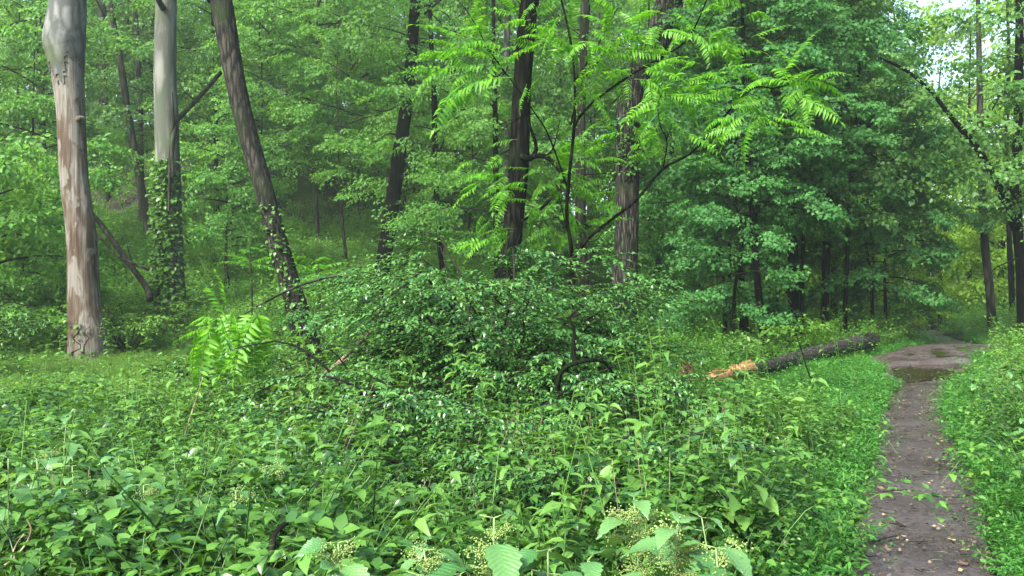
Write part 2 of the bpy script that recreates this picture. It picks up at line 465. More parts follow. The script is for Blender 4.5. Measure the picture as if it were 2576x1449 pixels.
def mud_mat():
    m, nt, N, L, out = new_mat('wet_path_mud')
    geo = N('ShaderNodeNewGeometry')
    n1 = N('ShaderNodeTexNoise', Scale=1.1, Detail=6.0, Roughness=.6); L(geo.outputs['Position'], n1.inputs['Vector'])
    n2 = N('ShaderNodeTexNoise', Scale=22.0, Detail=6.0, Roughness=.7); L(geo.outputs['Position'], n2.inputs['Vector'])
    rp = ramp(N, [(.30, (.024, .016, .014)), (.50, (.044, .035, .033)), (.72, (.068, .059, .059))]); L(n1.outputs['Fac'], rp.inputs[0])
    r2 = ramp(N, [(.34, (.40, .38, .38)), (.52, (1, 1, 1)), (.72, (1.25, 1.2, 1.15))]); L(n2.outputs['Fac'], r2.inputs[0])
    mm = N('ShaderNodeMix', data_type='RGBA', blend_type='MULTIPLY'); mm.inputs[0].default_value = .85; L(rp.outputs[0], mm.inputs[6]); L(r2.outputs[0], mm.inputs[7])
    bs = N('ShaderNodeBsdfPrincipled'); L(mm.outputs[2], bs.inputs['Base Color'])
    n3 = N('ShaderNodeTexNoise', Scale=1.6, Detail=3.0); L(geo.outputs['Position'], n3.inputs['Vector'])
    rr = N('ShaderNodeMapRange'); L(n3.outputs['Fac'], rr.inputs[0]); rr.inputs[1].default_value = .35; rr.inputs[2].default_value = .65; rr.inputs[3].default_value = .18; rr.inputs[4].default_value = .5
    L(rr.outputs[0], bs.inputs['Roughness'])
    bp = N('ShaderNodeBump', Strength=.7, Distance=.02); L(n2.outputs['Fac'], bp.inputs['Height']); L(bp.outputs[0], bs.inputs['Normal'])
    L(bs.outputs[0], out.inputs['Surface'])
    return m
M['mud'] = mud_mat()

def water_mat():
    m, nt, N, L, out = new_mat('muddy_water')
    geo = N('ShaderNodeNewGeometry')
    n1 = N('ShaderNodeTexNoise', Scale=1.5, Detail=4.0); L(geo.outputs['Position'], n1.inputs['Vector'])
    rp = ramp(N, [(.35, (.010, .007, .004)), (.65, (.030, .019, .010))]); L(n1.outputs['Fac'], rp.inputs[0])
    bs = N('ShaderNodeBsdfPrincipled', Roughness=.06); bs.inputs['IOR'].default_value = 1.33; L(rp.outputs[0], bs.inputs['Base Color'])
    n2 = N('ShaderNodeTexNoise', Scale=9.0, Detail=2.0); L(geo.outputs['Position'], n2.inputs['Vector'])
    bp = N('ShaderNodeBump', Strength=.12, Distance=.02); L(n2.outputs['Fac'], bp.inputs['Height']); L(bp.outputs[0], bs.inputs['Normal'])
    L(bs.outputs[0], out.inputs['Surface'])
    return m
M['water'] = water_mat()

# ------------------------------------------------------------------ ground, path, puddle
def grid_axis(lo, hi, near_lo, near_hi, fine, coarse):
    a = list(np.arange(near_lo, near_hi, fine)); s = fine; x = near_lo
    left = []
    while x > lo: s = min(coarse, s * 1.12); x -= s; left.append(x)
    s = fine; x = a[-1]; right = []
    while x < hi: s = min(coarse, s * 1.12); x += s; right.append(x)
    return np.array(left[::-1] + a + right)

gx = grid_axis(-130, 150, -10, 16, .16, 3.0); gy = grid_axis(-40, 230, 1, 26, .16, 3.0)
X, Y = np.meshgrid(gx, gy)
Zg = G(X, Y) - 0.03
ni, nj = X.shape
ii = (np.arange(ni - 1)[:, None] * nj + np.arange(nj - 1)[None]).ravel()
ground = MB().add(np.stack([X, Y, Zg], -1).reshape(-1, 3), np.stack([ii, ii + 1, ii + nj + 1, ii + nj], -1)).build('ground', M['soil'])
tag(ground, 'dark leaf-strewn forest soil under the plants', 'ground', kind='structure')

ys = np.concatenate([np.arange(-6, 30, .06), np.arange(30, 70, .5)])
us = np.linspace(-1, 1, 25)
yy, uu = np.meshgrid(ys, us, indexing='ij')
edge = 1 + .16 * vnoise(yy * 2.3, uu * 2, 8) + .10 * vnoise(yy * 6, uu * 3, 9)
xx = path_x(yy) + uu * path_w(yy) * edge * 1.12
trod = vnoise(xx * 7, yy * 7, 21) * .012 + vnoise(xx * 19, yy * 19, 22) * .007
churn = sstep(15.5, 18, yy) * sstep(24, 21, yy) * (np.abs(vnoise(xx * 5, yy * 9, 23)) * .11 - .015)
zz = G(xx, yy) + .006 + trod - .03 * sstep(.75, 1.0, np.abs(uu)) + .01 + churn + .09 * sstep(17.35, 17.5, yy) * sstep(24, 22, yy) * (1 - sstep(.8, 1.0, np.abs(uu)))
ni, nj = xx.shape
ii = (np.arange(ni - 1)[:, None] * nj + np.arange(nj - 1)[None]).ravel()
path = MB().add(np.stack([xx, yy, zz], -1).reshape(-1, 3), np.stack([ii, ii + 1, ii + nj + 1, ii + nj], -1)).build('path', M['mud'])
tag(path, 'narrow muddy brown footpath running between the green banks', 'path', kind='structure')

ang = np.linspace(0, 2 * math.pi, 72, endpoint=False)
def puddle(name, cy_, ry, rx, z, label, seed, dx=0.0):
    rr = 1 + .14 * np.sin(3 * ang + seed) + .08 * np.sin(7 * ang + 2 * seed) + .05 * np.sin(13 * ang + seed)
    y = cy_ + ry * rr * np.sin(ang); x = path_x(y) + dx + rx * rr * np.cos(ang)
    v = np.stack([x, y, np.full_like(x, z)], -1)
    v = np.vstack([[path_x(cy_) + dx, cy_, z], v])
    f = np.stack([np.zeros(72, int), 1 + np.arange(72), 1 + (np.arange(72) + 1) % 72], -1)
    o = MB().add(v, f).build(name, M['water'])
    return tag(o, label, 'puddle', kind='structure')
puddle('puddle', 15.9, 1.5, .74, .036, 'dark brown puddle spanning the footpath before the churned mud', 1.0)
puddle('puddle', 19.6, 1.4, .95, .128, 'shallow silvery puddle in the churned mud beyond the brown one', 2.4, .15)

# ------------------------------------------------------------------ trees
def to_ground(p):
    return np.array([p[0], p[1], float(G(p[0], p[1]))])

def trunk_points(px, d, dd=0.0, flare=1.25, extend=0.0):
    """px rows: (x, y, half width) in picture units from the top down; returns points from the ground up, and radii"""
    n = len(px)
    pts = [P(x, y, d + dd * (1 - i / max(1, n - 1))) for i, (x, y, h) in enumerate(px)]
    rad = [h * p[1] / F for (x, y, h), p in zip(px, pts)]
    pts, rad = pts[::-1], rad[::-1]
    dirn = (pts[0] - pts[1]) / np.linalg.norm(pts[0] - pts[1])
    g = G(pts[0][0], pts[0][1])
    if pts[0][2] > g + .05:
        k = (pts[0][2] - g) / max(.3, -dirn[2]); p = pts[0] + dirn * k
        p[2] = G(p[0], p[1])
        pts.insert(0, p); rad.insert(0, rad[0] * flare)
    base = np.array(pts[0])
    pts.insert(0, base + np.array([0, 0, -.35])); rad.insert(0, rad[0] * 1.1)
    if extend:
        u = pts[-1] - pts[-2]; u /= np.linalg.norm(u); u = u * .5 + np.array([0, 0, .5]); u /= np.linalg.norm(u)
        e = pts[-1] + u * extend; pts.append(e); rad.append(rad[-1] * .55)
    return np.array(pts), np.array(rad), base

def spray_set(leaf, L, seed, n=5, length=1.0, n_side=4, per=5, gap=1.0):
    r = np.random.default_rng(seed)
    return [make_spray(r, leaf, n_side, length * r.uniform(.85, 1.15), L, per, gap=gap) for _ in range(n)]

SP_MAPLE = spray_set(leaf_maple(), .155, 1, 6, 1.0, 4, 5)
SP_BEECH = spray_set(leaf_kite(.32), .165, 2, 6, 1.1, 4, 5)
SP_CANOPY = spray_set(leaf_kite(.34), .23, 3, 5, 1.3, 3, 4)
SP_FAR = spray_set(leaf_kite(.36), .34, 4, 5, 1.8, 3, 4, .8)

def crown_parts(rng, H0, H1, reach, n_limb, n_spray, sprays, up0=.15, up1=.8, sag=.35, sscale=1.0, axis=None, lean=0.0, limb_r=.035, squash=.55):
    """layered crown round a trunk axis: returns (leaf mesh builder, limb mesh builder)"""
    axis = axis or (lambda z: np.array([0, 0, z]))
    pos, az_, pit, rol, sc = [], [], [], [], []
    lm = MB()
    for i in range(n_limb):
        t = (i + rng.uniform(0, 1)) / n_limb
        z = H0 + (H1 - H0) * t
        L = reach * (.35 + .65 * (1 - t) ** .55 * min(1, .55 + t * 2.2)) * rng.uniform(.65, 1.15)
        az = i * 2.399 + rng.uniform(-.5, .5)
        e0 = up0 + (up1 - up0) * t + rng.normal(0, .08)
        o = axis(z)
        s = np.linspace(0, 1, 7)
        hor = np.stack([np.cos(az + .25 * s * rng.normal()), np.sin(az + .25 * s * rng.normal())], -1)
        lp = np.empty((7, 3)); lp[:, :2] = o[:2] + hor * (L * s)[:, None]; lp[:, 2] = o[2] + L * (e0 * s - sag * s * s)
        lm.add(*tube(lp, limb_r * (1.05 - s) * (.5 + L / reach * .7) + .004, 5, cap=False))
        n = max(4, int(n_spray * L / reach))
        ss = rng.uniform(.22, 1, n) ** .8
        u = np.clip(rng.normal(0, .5, n), -1.1, 1.1)
        wid = L * .50 * np.sqrt(ss) * (1.2 - ss) * 1.2
        bx = np.interp(ss, s, lp[:, 0]); by = np.interp(ss, s, lp[:, 1]); bz = np.interp(ss, s, lp[:, 2])
        lat = np.array([-math.sin(az), math.cos(az)])
        pos.append(np.stack([bx + lat[0] * u * wid, by + lat[1] * u * wid, bz - .10 * np.abs(u) * wid + rng.normal(0, .07, n) * (1 + (1 - squash))], -1))
        az_.append(az + np.sign(u) * rng.uniform(.2, 1.1, n)); pit.append(-rng.uniform(-.05, .85, n)); rol.append(rng.normal(0, .38, n))
        sc.append(rng.uniform(.6, 1.1, n) * sscale)
    pos = np.concatenate(pos); rot = orient(np.concatenate(az_), np.concatenate(pit), np.concatenate(rol))
    return place_many(sprays, pos, rot, np.concatenate(sc), rng), lm

# shared crowns (one mesh each, many trees wear them)
PROTO = {}
def proto(key, mat, *a, **k):
    r = np.random.default_rng(sum(map(ord, key)))
    lv, lb = crown_parts(r, *a, **k)
    PROTO[key] = (lv.mesh('crown', M[mat]), lb.mesh('limbs', M['twig']))
proto('maple_a', 'maple', 1.4, 9.0, 3.4, 26, 22, SP_MAPLE, limb_r=.03)
proto('maple_b', 'maple', 2.4, 11.0, 4.0, 26, 22, SP_MAPLE, limb_r=.03)
proto('beech_a', 'beech', 1.8, 9.0, 3.6, 22, 22, SP_BEECH)
proto('beech_b', 'beech', 3.5, 12.0, 4.4, 22, 22, SP_BEECH)
proto('beech_c', 'beech', .5, 5.0, 2.6, 20, 20, SP_BEECH)
proto('high_a', 'canopy', 8.0, 17.0, 4.6, 15, 15, SP_CANOPY, up0=.35, up1=1.0)
proto('high_b', 'canopy', 5.5, 15.0, 4.0, 17, 16, SP_CANOPY, up0=.3, up1=.9)
proto('tall_c', 'canopy', 12.0, 19.0, 4.5, 14, 10, SP_CANOPY, up0=.35, up1=1.0)

def wear(t, key, scale=1.0, rz=0.0, off=(0, 0, 0), zs=None, mat=None):
    cm, lm = PROTO[key]
    c = link('crown', cm, t); b = link('limbs', lm, t)
    for o in (c, b):
        o.scale = (scale, scale, zs or scale); o.rotation_euler = (0, 0, rz); o.location = off
    if mat:
        c.material_slots[0].link = 'OBJECT'; c.material_slots[0].material = M[mat]
    return c

def ivy_on(parent, pts, rad, z0, z1, n, seed, face=None, leafL=.10, origin=(0, 0, 0), spread=1.0):
    """creeper: a stem and leaves standing off the trunk between heights z0 and z1 (weighted to the base)"""
    r = np.random.default_rng(seed)
    z = z0 + (z1 - z0) * r.uniform(0, 1, n) ** 1.4
    cx = np.interp(z, pts[:, 2], pts[:, 0]); cy_ = np.interp(z, pts[:, 2], pts[:, 1]); rr = np.interp(z, pts[:, 2], rad)
    a = r.normal(-math.pi / 2 if face is None else face, spread, n)
    off = rr + np.abs(r.normal(.05, .05, n))
    pos = np.stack([cx + np.cos(a) * off, cy_ + np.sin(a) * off, z], -1)
    rot = orient(a + r.normal(0, .6, n), r.normal(-.35, .4, n), r.normal(0, .5, n))
    mb = MB().add(*place(leaf_ovate(.4), pos, rot, leafL * r.uniform(.6, 1.3, n)))
    o = mb.build('creeper_leaves', M['ivy'], parent)
    tag(o, kind='stuff')
    for k in range(3):
        zz_ = np.linspace(z0 - .2, z0 + (z1 - z0) * r.uniform(.6, 1), 14); aa = (-math.pi / 2 if face is None else face) + r.normal(0, .5) + np.cumsum(r.normal(0, .15, 14))
        c = np.stack([np.interp(zz_, pts[:, 2], pts[:, 0]) + np.cos(aa) * (np.interp(zz_, pts[:, 2], rad) + .012),
                      np.interp(zz_, pts[:, 2], pts[:, 1]) + np.sin(aa) * (np.interp(zz_, pts[:, 2], rad) + .012), zz_], -1)
        MB().add(*tube(c, np.linspace(.018, .006, 14), 5)).build('creeper_stem', M['twig'], parent)

def tree(name, label, px, d, mat, crown=None, cs=1.0, dd=0.0, seg=16, n=60, ridge=.03, wob=.03, extend=6.0, group=None, seed=0, cat='tree', flare=1.3, crown_off=None, cmat=None, rz=None, zs=None):
    pts, rad, base = trunk_points(px, d, dd, flare, extend)
    t = thing(name, label, cat, base, group)
    MB().add(*tube(pts, rad, seg, n, ridge, 7, wob, seed)).build('trunk', M[mat], t)
    if crown:
        q = spline(np.hstack([pts, rad[:, None]]), n)
        wear(t, crown, cs, seed * 1.7 if rz is None else rz, crown_off if crown_off is not None else (0, 0, 0), cmat and zs or zs, cmat)
    return t, pts, rad

def top_offset(px, d, H, dd=0.0):
    """shift that brings a crown centred over the base under the leaning trunk's top"""
    a = P(px[0][0], px[0][1], d + dd); b = P(px[-1][0], px[-1][1], d)
    return (float(a[0] - b[0]) * 1.2, 0.0, 0.0)

# --- the large trunks
px1 = [(68, -40, 15), (68, 0, 15.9), (64.5, 38, 19), (66, 56, 17), (68, 80, 14.6), (71.5, 119, 13), (74.5, 179, 12.9), (81.5, 238, 13.9), (84, 298, 15.5), (87.5, 338, 18.6), (88, 369, 20)]
pts, rad, base = trunk_points(px1, 18.0, 0, 1.1, 0)
t = thing('dead_tree', 'barkless dead trunk, grey above and brown wood below, thick collar near its top', 'tree', base)
q = spline(np.hstack([pts, rad[:, None]]), 150)
zcut = P(0, 66, 18.0)[2]
MB().add(*tube(q[:, :3], q[:, 3], 48, None, .012, 5, .025, 3)).build('trunk', M['dead_trunk'], t)
# grey bark still clinging to the top, its lower edge ragged
hi = q[q[:, 2] >= zcut - 1.0]
hv = tube(hi[:, :3], hi[:, 3] * 1.0, 48, None, .012, 5, .02, 3)
hc = np.repeat(hi[:, :3], 48, 0); hv[0] = hc + (hv[0] - hc) * 1.0 + (hv[0] - hc) / np.linalg.norm(hv[0] - hc, axis=1)[:, None] * .016
cz = hv[0][hv[1]].mean(1)
aa = np.arctan2(cz[:, 1] - base[1], cz[:, 0] - base[0] - (hc[hv[1]].mean(1)[:, 0] - base[0]))
rg = np.random.default_rng(2); cut = zcut - .05 + .22 * np.sin(2 * aa + 2.2) + .13 * np.sin(5 * aa) + .09 * np.sin(11 * aa + 1) + .07 * rg.standard_normal(len(aa))
MB().add(hv[0], hv[1][cz[:, 2] > cut]).build('peeling_bark', M['bark_cap'], t)
kn = P(78, 119, 18.0 - .21)
kk = MB().add(*tube([kn + [0, .12, 0], kn + [.01, -.02, .0], kn + [.015, -.05, .005]], [.10, .055, .02], 12, 8, .08, 5, .08, 5)).build('knot', M['dead_trunk'], t)
kn = P(101, 345, 18.0 - .05)
MB().add(*tube([kn + [0, 0, -.75], kn + [-.02, -.04, -.2], kn + [-.06, -.02, .25], kn + [-.12, .02, .62]], [.17, .14, .09, .02], 12, 20, .05, 5, .05, 6)).build('split_slab', M['dead_trunk'], t)
ivy_on(t, pts, rad, base[2] + .1, base[2] + 1.1, 90, 5, leafL=.09)

px2 = [(167, -60, 9.6), (166, 0, 10.2), (165, 80, 10.7), (166.5, 119, 11.5), (168.5, 199, 12.5), (170, 278, 14), (170.5, 330, 16)]
t, pts, rad = tree('beech_tree', 'pale smooth grey trunk with creeper climbing its lower half', px2, 24.0, 'bark_pale', 'tall_c', 1.0, seg=32, n=90, ridge=.006, wob=.018, extend=8, seed=2)
ivy_on(t, pts, rad, t.location.z + .2, P(0, 160, 24)[2], 1500, 7, leafL=.15, spread=.8)
gs = [P(172, 92, 23.55), P(173, 120, 23.55), P(171.5, 140, 23.55), P(171, 165, 23.5), P(169.5, 192, 23.5), P(168.5, 212, 23.45)]
MB().add(*tube(gs, [.025, .05, .05, .06, .045, .02], 10, 60, .10, 4, .12, 9)).build('hanging_vine', M['bark_far'], t)
gs = [P(178, 118, 23.75), P(174, 136, 23.5), P(172.5, 155, 23.5), P(173, 178, 23.5)]
MB().add(*tube(gs, [.04, .055, .05, .03], 8, 40, .10, 4, .12, 10)).build('hanging_vine', M['bark_far'], t)
gs = [P(163, 8, 23.7), P(156, -6, 23.2), P(152, -30, 22.6)]
MB().add(*tube(gs, [.09, .06, .05], 8, 20, .05, 4, .1, 11)).build('limb', M['bark_far'], t)

px3 = [(212, -50, 11), (221, 0, 11), (235, 79, 9.8), (247, 130, 9.4), (261, 179, 9.3), (276.7, 238, 9.8), (294, 298, 11), (305, 338, 12.6), (315, 376, 13)]
t, pts, rad = tree('leaning_tree', 'speckled brown trunk leaning left above the undergrowth, creeper round its foot', px3, 16.0, 'bark_brown', 'tall_c', .9, seg=32, n=110, ridge=.03, wob=.02, extend=8, seed=3, crown_off=(-3.5, 0, 0))
ivy_on(t, pts, rad, t.location.z + .1, P(0, 205, 16)[2], 420, 8, leafL=.085, spread=.9)
vs_ = [P(310, 376, 15.7), P(304, 330, 15.72), P(292, 280, 15.72), P(281, 240, 15.75), P(272, 215, 15.75)]
MB().add(*tube(vs_, [.02, .018, .016, .014, .008], 6, 40, .1, 4, .1, 12)).build('creeper_stem', M['twig'], t)

px4 = [(418, -30, 5), (415.5, 0, 5.2), (409.5, 80, 6), (398.5, 159, 7), (390, 218, 7.6), (381, 280, 8)]
t, pts, rad = tree('leaning_tree', 'dark grey trunk leaning right with bare stub twigs, behind the bright fronds', px4, 27.0, 'bark_dark', 'high_a', .95, seg=20, n=80, ridge=.02, wob=.02, seed=4, crown_off=(1.5, 0, 0))
r = np.random.default_rng(40)
for (x, y, ex, ey) in [(404, 103, 366, 108), (402, 102, 425, 112), (400, 132, 430, 145), (398, 135, 378, 140), (394, 170, 432, 190), (390, 195, 418, 208), (396, 150, 420, 140), (407, 80, 424, 62), (409, 70, 392, 58), (386, 205, 372, 222)]:
    a, b = P(x, y, 27.0), P(ex, ey, 26.3)
    m_ = (a + b) / 2 + [0, 0, r.normal(0, .15)]
    MB().add(*tube([a, m_, b], [.035, .022, .008], 5, 9)).build('dead_twig', M['twig'], t)

px5 = [(430, 20, 2.2), (434, 92, 2.6), (434.5, 119, 2.7), (436, 170, 2.8), (438, 218, 2.9), (441, 258, 3.0), (445, 280, 3.2)]
t, pts, rad = tree('young_tree', 'thin crooked dark stem beside the grey trunk that leans right', px5, 28.0, 'bark_dark', 'beech_b', .8, seg=10, n=70, ridge=.02, wob=.05, extend=3, seed=5)
for seq in ([(437, 216), (425, 214), (413, 216), (408, 206)], [(436, 160), (444, 140), (447, 128)], [(434, 110), (428, 95), (420, 88)]):
    MB().add(*tube([P(x, y, 28 - .1 * i) for i, (x, y) in enumerate(seq)], np.linspace(.05, .012, len(seq)), 6, 20)).build('limb', M['bark_dark'], t)

px6 = [(531, -40, 9), (529, 0, 9.3), (522.5, 80, 9.0), (519, 159, 10.3), (513.5, 218, 10), (509, 278, 10.6), (506.5, 345, 12)]
t, pts, rad = tree('dark_tree', 'nearly black mossy trunk rising behind the glossy bush', px6, 15.0, 'bark_dark', 'tall_c', .95, seg=32, n=110, ridge=.022, wob=.02, extend=8, seed=6)
# its small limb with the tight curl on the right
for seq, r0 in (([(521, 156), (529, 158.5), (535, 156), (545, 156.5), (554, 163), (561, 172), (563, 178), (558, 190), (546, 204), (532, 215), (520, 222)], .055),
                ([(532, 157), (536, 150), (535, 141), (530, 126), (529, 118)], .045),
                ([(545, 157), (552, 150), (556, 138), (560, 120)], .02),
                ([(560, 185), (562, 200), (560, 215)], .014), ([(540, 209), (530, 206), (521, 204)], .014), ([(527, 218), (520, 234), (516, 248)], .012)):
    pp = [P(x, y, 14.8 - .09 * i) for i, (x, y) in enumerate(seq)]
    MB().add(*tube(pp, np.linspace(r0, r0 * .35, len(pp)), 8, 50, .03, 4, .05, 3)).build('limb', M['bark_dark'], t)

px7 = [(674, -30, 11.5), (668, 0, 12), (658, 40, 13.2), (643, 66, 12), (633, 87, 11.4), (628, 119, 12.4), (627, 179, 12), (626.5, 238, 11.8), (624, 298, 13), (623, 345, 14.5)]
t, pts, rad = tree('furrowed_tree', 'thick trunk with deeply furrowed grey bark, bent to the right at the top', px7, 20.0, 'bark_rough', 'tall_c', 1.0, seg=48, n=180, ridge=.05, wob=.015, extend=7, seed=7, crown_off=(1.5, 0, 0))
ivy_on(t, pts, rad, P(0, 175, 20)[2], P(0, 135, 20)[2], 160, 9, leafL=.10, spread=.7)

# --- trunks of the hillside and the middle distance
BG = [
 ('young_tree', 'slim trunk slanting across its straighter neighbour, between the barkless and the pale grey trunk', [(110, 0, 2.6), (119, 52, 3.2), (129, 119, 3.5), (141, 187, 3.9)], 34, 'bark_far', 'high_b', .8),
 ('young_tree', 'straight slim trunk behind the slanting one, between the barkless and the pale grey trunk', [(135, 0, 2.0), (137, 38, 2.3), (140, 110, 2.7), (141, 170, 2.8)], 37, 'bark_far', 'high_b', .75),
 ('tall_tree', 'broad brownish trunk on the dark earth bank right of the barkless trunk', [(102, 10, 4.2), (103, 60, 4.6), (104, 140, 5.0)], 41, 'bark_far', 'high_a', .9),
 ('tall_tree', 'dim trunk on the slope left of the barkless trunk', [(41, 0, 3.2), (41, 60, 3.5), (41.5, 125, 3.8)], 41, 'bark_far', 'high_b', .9),
 ('young_tree', 'thin dark stem just left of the leaning speckled trunk', [(213, 30, 1.6), (215, 68, 1.9), (216, 140, 2.1)], 36, 'bark_dark', 'beech_b', .7),
 ('tall_tree', 'pale grey column-like trunk on the hillside right of the leaning speckled trunk', [(284, 0, 4.4), (284, 60, 4.8), (284.5, 135, 5.2)], 44, 'bark_grey', 'high_a', .95),
 ('young_tree', 'dark forked trunk on the hillside next to the leaning speckled trunk', [(261, 40, 2.4), (260, 80, 2.8), (259, 140, 3.2)], 40, 'bark_far', 'beech_b', .8),
 ('tall_tree', 'dark straight trunk between the pale column-like trunk and its thin neighbours', [(304, 20, 2.6), (305, 90, 3.0), (306, 150, 3.3)], 42, 'bark_far', 'high_b', .85),
 ('young_tree', 'faint trunk beside the dark straight one high on the hillside', [(313, 30, 2.0), (313.5, 90, 2.4), (314, 150, 2.6)], 46, 'bark_far', 'high_b', .8),
 ('young_tree', 'thin stem tilting right, high on the hillside left of centre', [(338, 30, 1.4), (331, 80, 1.7), (327, 145, 1.9)], 40, 'bark_far', 'beech_b', .75),
 ('tall_tree', 'pale spotted slim trunk directly left of the nearly black trunk', [(508, -20, 3.0), (507, 60, 3.2), (506, 140, 3.4), (506, 210, 3.5), (506, 270, 3.6)], 29, 'bark_grey', 'high_a', .85),
 ('young_tree', 'thin dark trunk half hidden by hanging fronds left of the nearly black trunk', [(494, 60, 2.2), (495.5, 130, 2.7), (496, 200, 3.0), (497, 275, 3.2)], 25, 'bark_dark', 'beech_b', .7),
 ('tall_tree', 'straight dim trunk behind the stems of the frond-bearing sapling', [(587, -30, 4.5), (586, 0, 4.8), (582, 60, 5.0), (580, 150, 5.2), (581, 238, 5.6), (583, 285, 6.0)], 27, 'bark_far', 'tall_c', .9),
 ('young_tree', 'thin pinkish pale trunk between the frond-bearing sapling and the furrowed trunk', [(597, 60, 2.2), (594, 111, 2.6), (590, 179, 2.8), (590, 285, 3.0)], 31, 'bark_grey', 'high_b', .75),
 ('leaning_tree', 'dark slim trunk leaning right, just right of the furrowed trunk', [(672, 150, 2.4), (667, 197, 2.9), (660, 248, 3.1), (654, 300, 3.4), (652, 312, 3.5)], 28, 'bark_dark', 'beech_b', .8),
 ('young_tree', 'pole-thin dark stem close behind the furrowed trunk', [(649, 120, 1.3), (649, 197, 1.6), (650, 300, 1.9)], 30, 'bark_dark', 'beech_a', .8),
 ('young_tree', 'dim trunk in the gap between the furrowed trunk and the maple thicket', [(680, 120, 2.3), (677, 200, 2.8), (675, 302, 3.2)], 33, 'bark_dark', 'high_b', .8),
 ('young_tree', 'slender pale stem far behind the grey trunk that leans right', [(388, 130, 1.3), (387, 170, 1.6), (387, 215, 1.8)], 38, 'bark_grey', 'beech_b', .7),
 ('tall_tree', 'tall dark trunk in the middle of the maple thicket', [(786, -30, 5.0), (788, 0, 5.0), (790, 100, 4.9), (792, 220, 5.2), (794, 312, 5.6), (794, 330, 6)], 22, 'bark_dark', 'tall_c', .9),
 ('maple_tree', 'crooked dark trunk right of the tallest trunk in the maple thicket', [(846, 0, 3.2), (843, 25, 3.6), (834, 100, 3.3), (828, 190, 3.5), (826, 270, 3.8), (824, 346, 4.6)], 22.5, 'bark_dark', 'high_b', .7),
 ('maple_tree', 'thin dark stem at the right side of the maple thicket', [(858, 90, 1.6), (850, 190, 1.9), (847, 262, 2.1), (844, 346, 2.5)], 22, 'bark_dark', 'high_b', .6),
 ('maple_tree', 'dark trunk leaning left at the front of the maple thicket', [(748, 160, 2.6), (753, 223, 3.1), (761, 318, 3.7), (769, 356, 4.2)], 19.5, 'bark_dark', 'maple_a', .7),
 ('maple_tree', 'thin straight stem in the shade behind the maple thicket', [(776, 150, 1.7), (777, 238, 2.0), (778, 318, 2.3)], 25, 'bark_dark', 'high_b', .6),
 ('maple_tree', 'short thick dark trunk under the lowest maple leaves by the split log', [(738, 200, 3.4), (741, 270, 4.0), (744, 330, 4.5), (744, 352, 4.9)], 21, 'bark_dark', 'maple_b', .75),
 ('tall_tree', 'slim grey trunk in the yellow-green gap left of the forked tree', [(981, 150, 3.4), (984.5, 239, 3.7), (989, 282, 4.0), (992, 322, 4.4)], 26, 'bark_far', None, .9),
 ('tall_tree', 'short dim trunk on the bank beyond the path, close to the forked tree', [(1009, 230, 2.4), (1011, 270, 2.7), (1012, 312, 3.0)], 30, 'bark_dark', None, .8),
 ('tall_tree', 'dark trunk above the maple thicket, forking high up', [(838, -30, 4.0), (851, 0, 3.6), (842, 30, 3.2), (836, 80, 3.0), (834, 340, 3.6)], 27, 'bark_dark', 'high_a', .8),
]
for i, (nm, lab, px, d, mat, cr, cs) in enumerate(BG):
    tree(nm, lab, px, d, mat, cr, cs, crown_off=(0, 0, 2.4 if cr in ('maple_a', 'maple_b') else 0), seg=14, n=50, ridge=.02, wob=.03, extend=5, seed=20 + i)

# forked tree at the right edge
pxr = [(1020, -20, 3.6), (1019, 60, 4.0), (1018, 132, 4.3), (1016, 171, 4.6), (1017, 221, 4.9), (1021, 265, 5.0), (1023, 312, 5.6)]
t, pts, rad = tree('forked_tree', 'dark forked tree at the edge, its long limb reaching left over the path', pxr, 22.0, 'bark_dark', 'high_b', .7, seg=18, n=70, ridge=.02, wob=.03, seed=60)
seq = [(1017, 230), (1011, 216), (1001, 192), (994, 176), (987, 163), (975, 145), (959.5, 127), (944, 108), (928.5, 89), (905, 70), (880, 58)]
MB().add(*tube([P(x, y, 22 - .18 * i) for i, (x, y) in enumerate(seq)], np.linspace(.125, .025, len(seq)), 12, 60, .05, 5, .08, 4)).build('limb', M['bark_dark'], t)
lp_ = spline(np.array([P(x, y, 22 - .18 * i) for i, (x, y) in enumerate(seq)]), 60)
rr = np.random.default_rng(61); kk = rr.integers(18, 60, 70)
ps = lp_[kk] + rr.normal(0, 1, (70, 3)) * [.75, .8, .45] + [0, 0, .1]
mbf = place_many(SP_MAPLE, ps, orient(rr.uniform(0, 6.28, 70), rr.normal(-.35, .3, 70), rr.normal(0, .35, 70)), rr.uniform(.5, 1.0, 70), rr)
mbf.build('limb_foliage', M['canopy'], t)
for seq in ([(1016, 175), (1006, 172), (990, 171), (970, 170)], [(1018, 258), (1008, 262), (996, 268), (985, 280)], [(968, 136), (985, 120), (1000, 96), (1008, 80)], [(1017, 200), (1008, 188), (1002, 180)]):
    MB().add(*tube([P(x, y, 21.6 - .1 * i) for i, (x, y) in enumerate(seq)], np.linspace(.03, .008, len(seq)), 6, 24, .03, 4, .1, 5)).build('branch', M['bark_dark'], t)

